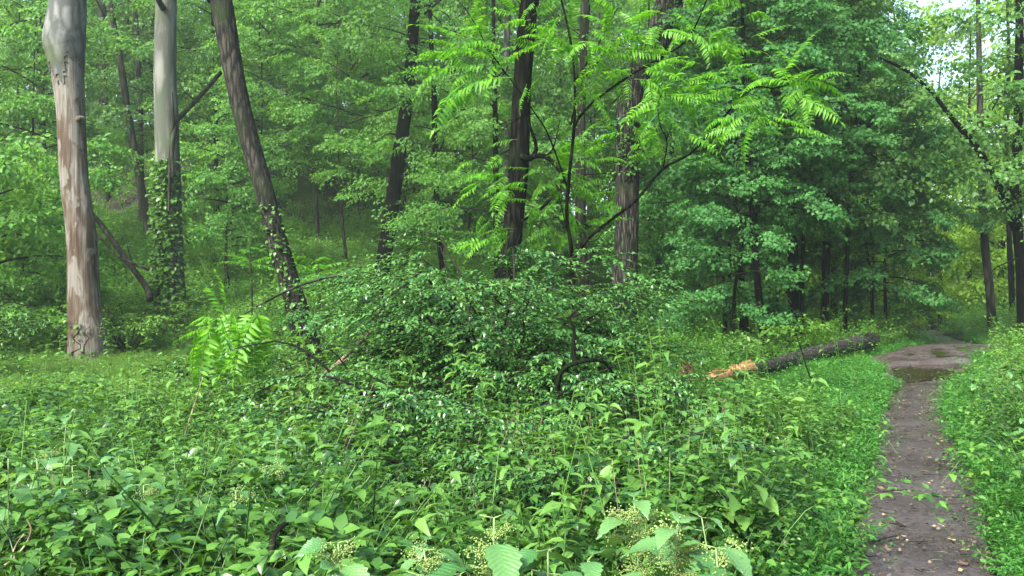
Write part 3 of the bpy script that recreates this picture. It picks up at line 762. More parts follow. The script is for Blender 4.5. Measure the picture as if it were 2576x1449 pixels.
# foliage layer trees: hillside understorey and maple thicket fill; (px, depth, crown, scale)
UNDER = [(18, 22, 'beech_c', .9, .3), (40, 28, 'beech_a', .9, 1), (-10, 19, 'beech_c', .9, .2), (10, 33, 'beech_b', .9, 1),
         (225, 36, 'beech_b', .9, 2), (268, 33, 'beech_a', .8, 2.5), (232, 28, 'beech_c', .8, 1.2), (318, 34, 'beech_b', .9, 2),
         (350, 31, 'beech_a', .75, 2.5), (362, 38, 'beech_b', 1.0, 2), (405, 38, 'beech_b', .85, 1), (455, 37, 'beech_b', .95, 1), (420, 43, 'beech_b', 1.1, 1), (470, 33, 'beech_c', .9, 1.5),
         (520, 38, 'beech_b', 1.0, 1), (560, 36, 'beech_b', .9, 1), (612, 38, 'beech_b', 1.0, 1), (175, 45, 'beech_b', 1.0, 1), (280, 44, 'beech_b', 1.05, 1), (70, 46, 'beech_b', 1.05, 0), (340, 47, 'beech_b', 1.1, 0), (-30, 28, 'beech_b', .9, 0), (130, 48, 'beech_b', 1.1, 0), (540, 30, 'beech_c', .8, 1.0)]
UNDER_LABELS = ["low bushy tree standing just left of the barkless trunk's foot", 'leafy tree on the slope behind and left of the barkless trunk', 'low bushy tree cut by the left edge of the picture', 'tall-crowned leafy tree high on the slope at the left edge', 'leafy tree filling the gap between the pale grey and the leaning speckled trunk', 'leafy tree just right of the middle of the leaning speckled trunk', "small low tree between the pale grey trunk's foot and the leaning speckled trunk", 'leafy tree behind the dark straight trunks high on the slope', 'leafy tree with low pale sprays left of the grey trunk that leans right', 'tall leafy tree higher on the slope left of the grey trunk that leans right', 'leafy tree directly behind the grey trunk that leans right', 'leafy tree behind the thin crooked dark stem', 'tall leafy tree farthest up the slope behind the grey trunk that leans right', 'small low tree between the thin crooked stem and the nearly black trunk', 'leafy tree directly behind the nearly black trunk', 'leafy tree behind the lower stems of the frond-bearing sapling', 'leafy tree between the frond-bearing sapling and the furrowed trunk', 'leafy tree high above the dark earth bank beside the pale grey trunk', 'tall leafy tree behind the pale column-like trunk', 'leafy tree on the skyline directly behind the barkless trunk', 'tall leafy tree on the skyline behind the thin tilting stem', 'leafy tree mostly beyond the left edge of the picture', 'leafy tree on the skyline between the barkless and the pale grey trunk', "small low tree just right of the nearly black trunk's foot"]
r = np.random.default_rng(77)
for i, (px, d, key, cs, up) in enumerate(UNDER):
    b = to_ground(P(px, 300, d))
    t = thing('understorey_tree', UNDER_LABELS[i], 'tree', b, 'understorey trees on the wooded slope')
    H = {'beech_a': 9, 'beech_b': 12, 'beech_c': 5}[key] * cs + up
    z = np.linspace(-.3, H, 10)
    c = np.stack([b[0] + np.cumsum(r.normal(0, .05, 10)), b[1] + np.cumsum(r.normal(0, .05, 10)), b[2] + z], -1)
    MB().add(*tube(c, np.linspace(.085, .015, 10) * cs, 7, 24, .03, 4, .05, i)).build('trunk', M['bark_far'], t)
    wear(t, key, cs, r.uniform(0, 6.28), (0, 0, up))

MAP = [(722, 21.5, 'maple_a', .75, .2), (735, 25, 'maple_b', .8, .5), (735, 19.0, 'maple_a', .6, .3), (800, 26, 'maple_b', .9, 3.4), (870, 25, 'maple_b', .72, 1.4), (888, 26, 'maple_a', .78, .2), (872, 23.2, 'maple_a', .75, .5), (800, 21.5, 'maple_b', .75, 3.2), (765, 23, 'maple_b', .75, 3.0)]
MAP_LABELS = ["low maple at the thicket's near corner beside the furrowed trunk", "taller maple behind the thicket's near corner", 'smallest maple, hanging its leaves low behind the split end of the log', 'tall maple behind the tallest trunk of the thicket', "tall maple behind the thicket's far end by the path", "low maple hanging its leaves over the log's dark butt end", "maple in front at the thicket's far end, above the log's butt end", 'tall maple wrapped round the tallest trunk of the thicket', 'tall maple between the front leaning trunk and the tallest trunk of the thicket']
for i, (px, d, key, cs, up) in enumerate(MAP):
    b = to_ground(P(px, 300, d))
    t = thing('maple_tree', MAP_LABELS[i], 'tree', b, 'small maples of the thicket')
    H = {'maple_a': 9, 'maple_b': 11}[key] * cs + up
    z = np.linspace(-.3, H, 10)
    c = np.stack([b[0] + np.cumsum(r.normal(0, .06, 10)), b[1] + np.cumsum(r.normal(0, .06, 10)), b[2] + z], -1)
    MB().add(*tube(c, np.linspace(.08, .015, 10) * cs, 7, 24, .03, 4, .05, i)).build('trunk', M['bark_dark'], t)
    wear(t, key, cs, r.uniform(0, 6.28), (0, 0, up))

# trees right of the path and beyond it, most with sunlight painted into the leaves
RIGHT = [(1000, 36, 'beech_c', 1.1, 'sunlit_paint'), (972, 40, 'beech_b', .95, 'sunlit_paint'), (1035, 33, 'beech_a', .9, 'sunlit_paint'), (1085, 21, 'beech_b', .7, 'canopy'), (940, 46, 'beech_b', 1.0, 'sunlit_paint'), (1010, 44, 'beech_b', 1.0, 'sunlit_paint'), (895, 40, 'beech_a', 1.0, 'sunlit_paint'), (860, 36, 'beech_c', 1.2, 'sunlit_paint'), (825, 41, 'beech_b', 1.0, 'sunlit_paint'), (780, 38, 'beech_c', 1.3, 'sunlit_paint'), (745, 42, 'beech_b', 1.0, 'sunlit_paint'), (700, 40, 'beech_a', 1.0, 'sunlit_paint'), (660, 38, 'beech_a', 1.0, 'sunlit_paint')]
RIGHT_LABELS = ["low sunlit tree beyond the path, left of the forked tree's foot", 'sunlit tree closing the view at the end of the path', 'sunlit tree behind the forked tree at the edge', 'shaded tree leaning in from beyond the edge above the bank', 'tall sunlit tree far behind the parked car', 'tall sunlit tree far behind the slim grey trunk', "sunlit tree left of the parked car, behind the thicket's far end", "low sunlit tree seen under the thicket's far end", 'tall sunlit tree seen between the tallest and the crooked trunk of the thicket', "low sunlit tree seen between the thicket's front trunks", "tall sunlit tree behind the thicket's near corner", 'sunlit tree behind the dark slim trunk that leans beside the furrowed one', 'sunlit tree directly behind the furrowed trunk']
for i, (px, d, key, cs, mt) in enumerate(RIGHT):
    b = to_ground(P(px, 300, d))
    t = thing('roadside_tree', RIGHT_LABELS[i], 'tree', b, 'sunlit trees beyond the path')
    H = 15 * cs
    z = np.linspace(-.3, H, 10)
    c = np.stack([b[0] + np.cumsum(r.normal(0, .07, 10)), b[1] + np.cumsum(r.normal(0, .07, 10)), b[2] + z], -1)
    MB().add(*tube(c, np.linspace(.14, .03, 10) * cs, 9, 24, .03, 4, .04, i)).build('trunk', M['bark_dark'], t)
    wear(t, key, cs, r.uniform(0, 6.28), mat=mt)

# the far wood: one mass of foliage
def far_wood(name, label, a0, a1, d0, d1, zmax, n_cl, per, mat, seed, skip=None):
    r = np.random.default_rng(seed)
    a = R(1) * r.uniform(a0, a1, n_cl); d = r.uniform(d0, d1, n_cl)
    x, y = np.tan(a) * d, d
    g = G(x, y)
    z = g + r.uniform(0, 1, n_cl) ** 1.1 * np.minimum(zmax, (CAMZ + 330 / F * d) - g).clip(3)
    if skip is not None:
        px_ = CX + F * x / y; py_ = CY - F * (z - CAMZ) / y
        k = ~skip(px_, py_, r); x, y, z = x[k], y[k], z[k]
    n = len(x); rad = r.uniform(1.0, 2.6, n)
    i = np.repeat(np.arange(n), per)
    pos = np.stack([x[i] + r.normal(0, 1, len(i)) * rad[i], y[i] + r.normal(0, 1, len(i)) * rad[i], z[i] + r.normal(0, .38, len(i)) * rad[i]], -1)
    rot = orient(r.uniform(0, 6.28, len(i)), r.normal(-.2, .25, len(i)), r.normal(0, .3, len(i)))
    mb = place_many(SP_FAR, pos, rot, r.uniform(.6, 1.2, len(i)), r)
    return tag(mb.build(name, M[mat]), label, 'woodland', kind='stuff')
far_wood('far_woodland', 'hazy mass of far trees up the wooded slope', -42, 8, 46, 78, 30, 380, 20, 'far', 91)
far_wood('far_woodland', 'bright yellow-green mass of far trees beyond the path and thicket', 6, 42, 47, 82, 26, 330, 20, 'sunlit_paint', 92,
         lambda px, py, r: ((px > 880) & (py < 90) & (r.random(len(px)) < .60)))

# ------------------------------------------------------------------ plants with long feathered leaves
def frond_mesh(seed, pairs, arch, leafw=.17, hang=.35):
    """feathered leaf of unit length along +Y, arching down; leaflets in pairs and one at the tip"""
    r = np.random.default_rng(seed)
    mb = MB()
    s = np.linspace(0, 1, 14)
    c = np.stack([.03 * np.sin(s * 3 + seed), s * (1 - .10 * arch * s), arch * (.10 * np.sin(s * 2.2) - .22 * s * s)], -1)
    pts, rot, scl = [], [], []
    for k in range(pairs):
        f = .14 + .82 * (k + .2) / pairs
        p = np.array([np.interp(f, s, c[:, i]) for i in range(3)])
        L = (.175 - .10 * (f - .35) ** 2) * (1.15 if f < .7 else 1.0) * (1 - .25 * max(0, f - .8) / .2)
        for sd_ in (-1, 1):
            pts.append(p + [0, r.normal(0, .006), 0]); rot.append(orient(np.array(math.pi / 2 - sd_ * r.uniform(1.0, 1.25)), np.array(-hang + r.normal(0, .12)), np.array(sd_ * r.normal(.0, .2))))
            scl.append(L * r.uniform(.88, 1.1))
    pts.append(c[-1]); rot.append(orient(np.array(math.pi / 2), np.array(-.4), np.array(0.0))); scl.append(.16)
    mb.add(*place(leaf_lance(leafw, .05, .16), np.array(pts), np.array(rot), np.array(scl)))
    mb.add(*tube(c, np.linspace(.0065, .003, 14), 4, cap=False))
    return mb.mesh('leaf', M['frond'])
FRONDS = [frond_mesh(i, p, a, w, h) for i, (p, a, w, h) in enumerate([(10, .5, .15, .25), (11, .9, .145, .4), (9, 1.3, .16, .5), (10, .2, .15, .15), (8, .8, .16, .35), (12, 1.6, .14, .6)])]

def add_frond(t, a, h, L, roll, r, k=None):
    o = link('leaf', FRONDS[r.integers(0, len(FRONDS)) if k is None else k], t)
    m = frame(h, roll)
    o.matrix_local = Matrix.LocRotScale(Vector(a) - t.location, Matrix(m.tolist()).to_quaternion(), Vector((L * 1.1, L, L)))
    return o

r = np.random.default_rng(5)
D8 = 10.6
b8 = to_ground(P(573, 300, D8))
t = thing('feather_leaved_sapling', 'sapling with thin bent dark stems and large bright green feathered leaves before the big trunks', 'sapling', b8)
STEMS = [
 ([(573, 300), (573, 272), (567, 218), (569, 179), (573, 139), (575, 99), (572, 50), (560, -5), (548, -40)], .040, 0.0, -.4),
 ([(571, 285), (573, 265), (585, 242), (611, 220), (635, 201), (663, 169), (691, 153), (717, 125), (750, 90), (775, 88), (790, 84)], .034, 0.0, -1.2),
 ([(573, 140), (577, 121), (597, 99), (631, 75), (660, 58), (687, 40), (705, 4), (712, -20)], .028, 0.0, -.8),
 ([(631, 75), (634, 52), (639, 28), (641, 5)], .012, -.3, -.6), ([(681, 44), (700, 34), (716, 12)], .010, -.6, -.8),
 ([(663, 169), (667, 142), (660, 125), (658, 105), (663, 92)], .012, -.5, -.9), ([(666, 140), (671, 128), (672, 118)], .008, -.5, -.9),
 ([(691, 153), (706, 149), (722, 141), (745, 138)], .010, -.7, -1.2), ([(568, 190), (558, 160), (546, 130), (534, 112), (520, 92), (506, 74), (492, 60)], .020, 0, -.8),
 ([(571, 125), (576, 100), (585, 78), (600, 60)], .016, 0, -.3), ([(575, 80), (592, 56), (606, 30), (618, 8)], .014, 0, -.4), ([(567, 230), (561, 205), (555, 180)], .012, 0, .4),
 ([(506, 74), (488, 48), (474, 22), (455, -5)], .014, -.7, -.9), ([(535, 113), (520, 118), (503, 130), (492, 150)], .010, -.5, -.8),
 ([(568, 200), (548, 205), (530, 210), (512, 205)], .010, .1, -.2), ([(585, 242), (596, 240), (604, 230)], .008, 0, -.2)]
for seq, r0, d0, d1 in STEMS:
    m_ = len(seq)
    pp = [P(x, y, D8 + d0 + (d1 - d0) * i / (m_ - 1)) for i, (x, y) in enumerate(seq)]
    if seq[0][1] >= 300: pp[0] = b8 + [0, 0, -.1]
    MB().add(*tube(pp, np.linspace(r0 * .72, r0 * .22, m_), 7, 8 * m_, .03, 4, .05, 3)).build('stem', M['bark_dark'], t)
# leaf clusters: (x, y in 2576 picture units, depth offset, leaves, heading range in degrees (0 right, 90 up), length range)
CL = [(1235, 175, -.9, 10, (140, 250), (150, 235)), (1190, 130, -.9, 4, (150, 200), (120, 170)), (1320, 190, -.8, 3, (230, 290), (80, 120)), (1270, 120, -.8, 5, (120, 220), (100, 150)),
      (1400, 70, -.4, 9, (20, 340), (110, 170)), (1480, 130, -.4, 10, (0, 360), (110, 160)), (1560, 60, -.4, 9, (0, 360), (110, 170)), (1600, 190, -.7, 12, (-100, 60), (120, 180)),
      (1640, 120, -.6, 9, (-60, 160), (110, 170)), (1700, 235, -.8, 12, (-80, 40), (130, 190)), (1780, 100, -.8, 9, (-70, 60), (120, 170)), (1760, 30, -.8, 6, (-60, 60), (110, 150)),
      (1660, 300, -.9, 9, (180, 330), (100, 160)), (1500, 200, -.5, 6, (180, 340), (100, 150)),
      (1980, 205, -1.2, 8, (-45, 160), (110, 185)), (1990, 215, -1.2, 5, (200, 330), (120, 170)), (1900, 300, -1.2, 8, (-30, 30), (110, 150)), (1880, 300, -1.2, 7, (170, 260), (120, 170)), (1850, 210, -1.1, 5, (140, 220), (110, 150)),
      (1250, 400, -.9, 6, (150, 240), (70, 110)), (1270, 470, -.5, 8, (170, 260), (90, 150)), (1270, 560, -.3, 8, (170, 250), (90, 140)),
      (1400, 400, .3, 9, (-60, 100), (100, 150)), (1420, 470, .3, 9, (-70, 40), (100, 150)), (1440, 540, .2, 9, (-80, 30), (90, 130)), (1370, 560, .1, 8, (200, 320), (90, 130)), (1510, 390, -.2, 6, (-50, 40), (80, 120)), (1370, 470, .1, 6, (150, 260), (90, 130)),
      (1340, 40, -.6, 5, (100, 260), (90, 140)), (1220, 30, -.9, 4, (150, 250), (90, 130))]
for (x, y, dz, n, (h0, h1), (l0, l1)) in CL:
    n = max(2, int(n * 1.25))
    for k in range(n):
        h = R(h0 + (h1 - h0) * (k + r.uniform(.1, .9)) / n); Lp = r.uniform(l0, l1) * 1024 / 2576
        L = Lp / F * D8 * .70
        a = W(x + r.normal(0, 45), y + r.normal(0, 30), D8 + dz + r.normal(0, .25))
        hv = np.array([math.cos(h), r.normal(-.05, .45), math.sin(h) * .75 - .05])
        add_frond(t, a, hv, L, r.normal(0, .5), r)

# feathered branch hanging in from an arching shoot, left of centre
D9 = 9.6
b9 = to_ground(P(384, 380, D9))
t = thing('arching_sapling', 'thin arching shoot whose bright feathered leaves hang in a bunch over the undergrowth', 'sapling', b9)
seq = [(384, 372), (386, 330), (384, 300), (377, 285), (362, 279), (338, 276), (310, 282), (283, 293), (258, 306), (240, 317), (226, 324)]
pp = [P(x, y, D9 - .12 * i) for i, (x, y) in enumerate(seq)]; pp[0] = b9 + [0, 0, -.1]
MB().add(*tube(pp, np.linspace(.022, .007, len(pp)), 7, 80, .05, 4, .06, 4)).build('stem', M['bark_far'], t)
for k in range(26):
    x, y = r.uniform(196, 260), r.uniform(306, 330); h = R(r.uniform(235, 300)); L = r.uniform(.5, .75)
    add_frond(t, P(x, y, D9 - 1.15 + r.normal(0, .2)), np.array([math.cos(h), r.normal(0, .5), math.sin(h)]), L, r.uniform(-1.5, 1.5), r, [1, 2, 5, 0][r.integers(0, 4)])
for (x, y, h) in [(222, 322, 172), (218, 328, 190), (226, 318, 120), (250, 314, -50), (252, 312, -70), (228, 312, 100)]:
    add_frond(t, P(x, y, D9 - 1.1), np.array([math.cos(R(h)), r.normal(0, .3), math.sin(R(h))]), r.uniform(.35, .5), r.normal(0, .4), r)

# feathered seedlings at the foot of the slope
for lab, px, py, d, n, L in [('fern-like feathered seedling behind the foot of the leaning speckled trunk', 318, 262, 18.5, 16, 1.0),
                             ('small feathered seedling between the pale trunk and the leaning speckled trunk', 250, 246, 21, 9, .8)]:
    top = P(px, py, d); b = to_ground(top)
    t = thing('feathered_seedling', lab, 'sapling', b)
    MB().add(*tube([b + [0, 0, -.1], (b + top) / 2 + [.05, 0, 0], top], [.03, .02, .01], 6, 12)).build('stem', M['bark_far'], t)
    for k in range(n):
        h = R(k * 360 / n + r.uniform(-10, 10))
        add_frond(t, top - [0, 0, r.uniform(0, .5)], np.array([math.cos(h), math.sin(h), r.uniform(-.2, .35)]), L * r.uniform(.7, 1.1), r.normal(0, .3), r)

# ------------------------------------------------------------------ shrubs
LEAF_SH = leaf_ovate(.30, .10, .18)
LEAF_SHM = MB().add(*LEAF_SH).mesh('leaf', M['shrub'])
LEAF_YOUNG = MB().add(*LEAF_SH).mesh('leaf', M['shrub_young'], False)
def shrub(label, base, n_stem, reach, H, leafL, per, seed, mat='shrub', n_obj=300, az0=0, az1=6.283, leafmesh=None, squash_y=1.0, name='shrub', shoots=14):
    r = np.random.default_rng(seed)
    t = thing(name, label, 'shrub', base)
    pos, az_, pit, rol, sc = [], [], [], [], []
    for i in range(n_stem):
        az = az0 + (az1 - az0) * (i + r.uniform(0, 1)) / n_stem
        L = reach * r.uniform(.45, 1.1); h = H * r.uniform(.45, 1.0) * (1.3 if r.random() < .10 else 1)
        s = np.linspace(0, 1, 12)
        bend = np.cumsum(r.normal(0, .05, 12))
        c = np.stack([base[0] + np.cos(az + bend) * L * s, base[1] + np.sin(az + bend) * L * s * squash_y, base[2] - .05 + h * np.sin(s * r.uniform(1.5, 2.3)) + .04 * np.sin(s * 9 + i)], -1)
        MB().add(*tube(c, np.linspace(.020, .004, 12) * r.uniform(.7, 1.2), 5)).build('stem', M['twig'], t)
        tw = MB()
        for j in range(shoots):
            f = r.uniform(.15, 1.0) ** .8; o = np.array([np.interp(f, s, c[:, k]) for k in range(3)])
            sa = az + r.choice([-1, 1]) * r.uniform(.3, 1.4); sp = r.normal(.10, .25); sl = r.uniform(.30, .62) * (reach / 2.3) ** .5
            m = per
            u = (np.arange(m) + r.uniform(.2, .8, m)) / m
            q = o + np.stack([np.cos(sa) * u * sl, np.sin(sa) * u * sl, math.sin(sp) * u * sl - .25 * sl * u * u], -1)
            e = o + np.array([np.cos(sa) * sl, np.sin(sa) * sl, math.sin(sp) * sl - .25 * sl])
            tw.add(*tube([o, (o + e) / 2 + [0, 0, .06 * sl], e], [.0045, .003, .0015], 3, cap=False))
            pos.append(q); az_.append(sa + np.where(np.arange(m) % 2, 1, -1) * r.uniform(.5, 1.1, m)); pit.append(r.normal(-.22, .3, m)); rol.append(r.normal(0, .35, m)); sc.append(leafL * r.uniform(.6, 1.2, m) * (1.1 - .35 * u))
        tw.build('twigs', M['twig'], t)
    pos = np.concatenate(pos); rot = orient(np.concatenate(az_), np.concatenate(pit), np.concatenate(rol)); sc = np.concatenate(sc)
    g = pos[:, 2] > G(pos[:, 0], pos[:, 1]) + .03
    pos, rot, sc = pos[g], rot[g], sc[g]
    # the leaves that show largest: outer leaves towards the viewer's side of the shrub
    key = sc / pos[:, 1] * (1 + .5 * (pos[:, 2] - base[2]) / H) * (1 + .6 * (base[1] - pos[:, 1]) / reach)
    od = np.argsort(-key); big, rest = od[:n_obj], od[n_obj:]
    f = MB().add(*place(LEAF_SH, pos[rest], rot[rest], sc[rest])).build('foliage', M[mat], t)
    tag(f, kind='stuff')
    for i in big:
        o = link('leaf', leafmesh or LEAF_SHM, t)
        o.matrix_local = Matrix.LocRotScale(Vector(pos[i]) - t.location, Matrix(rot[i].tolist()).to_quaternion(), Vector((sc[i],) * 3))
    return t
bb = to_ground(P(492, 380, 9.3))
shrub('large mounded shrub with small glossy dark green leaves before the nearly black trunk', bb, 88, 2.2, 1.85, .056, 20, 301, shoots=30)
bb = to_ground(P(480, 420, 7.3))
shrub('lower glossy shrub sprawling in front of the large mounded one', bb, 50, 1.8, .95, .050, 18, 302, n_obj=300, shoots=22)
bb = to_ground(P(570, 420, 7.6))
shrub('low glossy shrub at the right flank of the large mounded one', bb, 34, 1.1, .95, .050, 18, 303, n_obj=250, shoots=20)
bb = to_ground(P(540, 470, 5.4))
shrub('knee-high glossy shrub spilling forward below the large mounded one', bb, 34, 1.25, .72, .046, 16, 305, n_obj=300, shoots=20)
bb = to_ground(P(395, 460, 5.9))
shrub('sparse low glossy shrub by the blackened withered twigs', bb, 22, 1.1, .62, .046, 15, 306, n_obj=250, shoots=14)
bb = to_ground(P(395, 400, 8.4))
shrub('thin glossy shrub with flat spreading shoots beside the bare slanting branch', bb, 16, 1.7, .95, .055, 15, 304, n_obj=150, shoots=9)
LEAF_H = MB().add(*LEAF_SH).mesh('leaf', M['herb'])
for lab, px, d, n_, rc, H_, sd_ in [('leafy shrub at the left edge in front of the barkless trunk', -40, 14.0, 26, 1.5, 1.25, 307), ('leafy shrub between the barkless trunk and the pale grey trunk', 128, 19.5, 26, 1.6, 1.3, 308),
                                   ('loose low shrub in the clearing below the hanging feathered leaves', 225, 11.5, 18, 1.2, .75, 309), ('leafy shrub at the foot of the leaning speckled trunk', 362, 16.5, 22, 1.1, .8, 310), ('leafy shrub right behind the barkless trunk', 52, 21.0, 24, 1.8, 1.7, 311)]:
    shrub(lab, to_ground(P(px, 380, d)), n_, rc, H_, .085, 11, sd_, 'herb' if sd_ % 2 else 'shrub_young', 60, leafmesh=LEAF_H if sd_ % 2 else LEAF_YOUNG, shoots=14)
# bent dark boughs of the big shrub
big = [o for o in bpy.data.objects if o.name == 'shrub'][0]
for seq, d in (([(556, 388), (561, 372), (572, 364), (590, 360), (604, 362), (612, 372), (620, 390), (622, 400)], 6.9), ([(575, 364), (573, 348), (574, 332), (570, 318)], 7.0), ([(360, 392), (385, 392), (410, 398), (440, 402), (470, 408)], 6.6)):
    pp = [P(x, y, d) for x, y in seq]
    MB().add(*tube(pp, np.linspace(.024, .008, len(pp)), 8, 40, .12, 4, .14, 2)).build('bough', M['bark_dark'], big)

# ------------------------------------------------------------------ dead wood
def branch(name, label, seqs, mat, cat='branch'):
    """seqs: list of (points, r0, r1); the first is the main stick, the others its twigs"""
    base = np.array(seqs[0][0][0])
    t = thing(name, label, cat, base)
    for i, (pp, r0, r1) in enumerate(seqs):
        MB().add(*tube(pp, np.linspace(r0, r1, len(pp)), 9, 12 * len(pp), .05, 4, .06, i + 3)).build('stick' if i == 0 else 'twig', M[mat], t)
    return t
def PL(seq, d0, d1): return [P(x, y, d0 + (d1 - d0) * i / (len(seq) - 1)) for i, (x, y) in enumerate(seq)]
branch('fallen_branch', 'long pale bare branch slanting up across the undergrowth before the leaning speckled trunk',
       [(PL([(236, 440), (254, 428), (275, 411), (308, 386), (332, 368), (352, 350), (368, 334), (384, 322)], 7.9, 9.4), .016, .022),
        (PL([(254, 428), (236, 427), (222, 428), (210, 428)], 7.9, 7.7), .010, .005), (PL([(332, 368), (352, 356), (366, 348), (378, 340)], 8.7, 9.1), .008, .004), (PL([(254, 428), (250, 436), (240, 448)], 7.9, 7.8), .008, .004)], 'deadwood')
branch('standing_dead_stem', 'short dark standing dead stem with forked top left of the glossy bush',
       [(PL([(383, 392), (384, 372), (386, 352), (389, 335), (391, 318), (397, 300)], 9.3, 9.3), .045, .022), (PL([(391, 320), (387, 345), (385, 362)], 9.25, 9.2), .022, .03), (PL([(392, 318), (397, 340), (398, 360), (400, 385)], 9.35, 9.4), .018, .02)], 'bark_dark', 'stem')
branch('leaning_dead_tree', 'mossy dead tree leaning across the slope behind the barkless trunk',
       [(PL([(150, 300), (147, 288), (128, 262), (110, 237), (91, 213), (60, 188), (38, 169), (20, 151), (4, 143)], 21.5, 23.5), .085, .045), (PL([(149, 270), (135, 264), (117, 256), (105, 243), (93, 230)], 21.3, 21.6), .035, .025), (PL([(138, 275), (130, 256), (127, 245)], 21.6, 21.4), .02, .01)], 'bark_far', 'tree')
branch('leaning_dead_branch', 'straight dark dead limb slanting between the pale grey and the leaning speckled trunk',
       [(PL([(168, 128), (180, 117), (200, 96), (221, 72)], 29, 30.5), .10, .07), (PL([(195, 100), (185, 92), (180, 84)], 29.6, 29.4), .03, .01)], 'bark_dark')
branch('foreground_stick', 'crooked dark wet stick poking up in the foreground nettles',
       [(PL([(259, 590), (266, 566), (272, 548), (274, 536), (282, 526), (287, 523)], 3.1, 3.3), .012, .009)], 'twig')
# dead withered twig bundle hanging in the shrub's shade
tw = [(PL([(262, 440), (266, 455), (272, 470), (274, 486)], 6.3, 6.2), .006, .003)]
rr = np.random.default_rng(9)
for k in range(16):
    x = rr.uniform(256, 296); y = rr.uniform(436, 462)
    tw.append((PL([(x, y), (x + rr.normal(0, 3), y + 10), (x + rr.normal(0, 5), y + rr.uniform(16, 26))], 6.3, 6.25), .006, .011))
branch('withered_twig', 'bunch of blackened withered leaves and twigs hanging low in the undergrowth', tw, 'twig', 'twig')
branch('dry_stalk', 'pale curved dry stem in the lowest left corner', [(PL([(-4, 571), (12, 560), (26, 544), (31, 530), (27, 519)], 3.0, 3.0), .004, .003), (PL([(10, 561), (16, 545), (24, 534)], 3.0, 3.05), .0025, .0015)], 'deadwood', 'stem')
branch('dry_stalk', 'thin straight pale stalk rising below the hanging feathered leaves', [(PL([(183, 441), (190, 418), (197, 397), (203, 377)], 6.5, 6.6), .006, .003)], 'deadwood', 'stem')
# brush heap in the dark hollow behind the bush
rr = np.random.default_rng(19)
tw = []
for k in range(60):
    a = P(rr.uniform(345, 420), rr.uniform(395, 440), rr.uniform(7.6, 8.6)); a[2] = G(a[0], a[1]) + rr.uniform(.02, .3)
    h = rr.uniform(0, 6.28); b = a + np.array([math.cos(h), math.sin(h), rr.normal(.1, .25)]) * rr.uniform(.4, .9)
    tw.append(([a, (a + b) / 2 + [0, 0, rr.normal(0, .05)], b], .006, .002))
branch('brush_heap', 'brown tangle of dead twigs in the dark hollow left of the glossy bush', tw, 'deadwood', 'brush')

# --- the split log
LA, LB = to_ground(P(744, 380, 14.9)), to_ground(P(872, 356, 20.4))
t = thing('fallen_log', 'fallen grey log with orange freshly split end lying beside the path', 'log', LA)
ax = (LB - LA); Ltot = np.linalg.norm(ax); u = ax / Ltot
def lp(f, h=0.0, side=0.0):
    return LA + ax * f + np.array([0, 0, h]) + np.array([u[1], -u[0], 0]) * side
rr = np.random.default_rng(3)
seg = 36
body = [lp(-.04, .13), lp(.1, .16), lp(.3, .20), lp(.5, .26), lp(.7, .31), lp(.88, .34), lp(.97, .36), lp(1.0, .36)]
v, q4, c0, c1 = tube(body, [.120, .128, .138, .150, .165, .18, .19, .175], seg, 70, .02, 6, .03, 4)
# slanting break: pull the near ring along the log by height
ringi = np.arange(seg); hz = (v[ringi, 2] - v[ringi, 2].mean()) / .135
for k in range(6):
    v[k * seg + ringi] += u[None] * (hz[:, None] * .28 + .08 * rr.standard_normal((seg, 1)) * (k == 0)) * (1 - k / 6)
MB().add(v, q4, c1).build('bark', M['bark_log'], t)
e = MB().add(*tube([lp(.999, .36), lp(1.004, .36), lp(1.006, .36)], [.19, .165, .05], 24, None, .03, 5, .03, 6)).build('butt_end', M['bark_dark'], t)
# tongue of bare wood
n_, m_ = 26, 13
f = np.linspace(0, 1, n_)
w = MB(); rows = []
for i, s in enumerate(f):
    wd = .125 * (1 - .6 * s); hh = .22 * (1 - s) ** .7 + .06
    aa = np.linspace(-1, 1, m_)
    rows.append([lp(.035 - .27 * s, .05 + hh * (1 - .40 * a * a) + .022 * math.sin(a * 9 + 1) + .006 * rr.standard_normal(), a * wd + .004 * rr.standard_normal()) for a in aa])
rows = np.array(rows); bot = rows.copy(); bot[..., 2] -= np.linspace(.16, .05, n_)[:, None]
vv = np.concatenate([rows.reshape(-1, 3), bot.reshape(-1, 3)])
ii = (np.arange(n_ - 1)[:, None] * m_ + np.arange(m_ - 1)[None]).ravel()
o_ = n_ * m_
fc = [np.stack([ii, ii + 1, ii + m_ + 1, ii + m_], -1), np.stack([ii + m_, ii + m_ + 1, ii + 1, ii], -1) + o_]
e0 = np.arange(n_ - 1) * m_; fc += [np.stack([e0, e0 + m_, e0 + m_ + o_, e0 + o_], -1), np.stack([e0 + m_ - 1 + o_, e0 + 2 * m_ - 1 + o_, e0 + 2 * m_ - 1, e0 + m_ - 1], -1)]
w.add(vv, *fc).build('split_wood', M['wood_fresh'], t)
for k in range(26):
    s = rr.uniform(.0, 1.0); a = lp(.03 - .27 * s, .12 + .14 * (1 - s), rr.uniform(-.08, .08) * (1 - .5 * s))
    h = -u * rr.uniform(.3, .9) + np.array([0, 0, rr.uniform(-.06, .08)]) + rr.normal(0, .025, 3)
    MB().add(*tube([a, a + h * .6, a + h], [.016, .012, .002], 5, 6, .1, 3, .1, k)).build('splinter', M['wood_fresh'], t, smooth=False)
st = to_ground(P(687, 384, 14.2))
t2 = thing('splintered_stump', 'upright rust-brown splinter stump at the broken end of the log', 'stump', st)
for k in range(9):
    o0 = st + np.array([rr.normal(0, .07), rr.normal(0, .06), -.05]); hh = rr.uniform(.12, .36) if k > 1 else .42
    MB().add(*tube([o0, o0 + [rr.normal(-.01, .02), 0, hh * .6], o0 + [rr.normal(-.03, .03), 0, hh]], [.05, .04, .006], 7, 10, .12, 4, .12, k)).build('splinter', M['wood_rot'], t2, smooth=False)
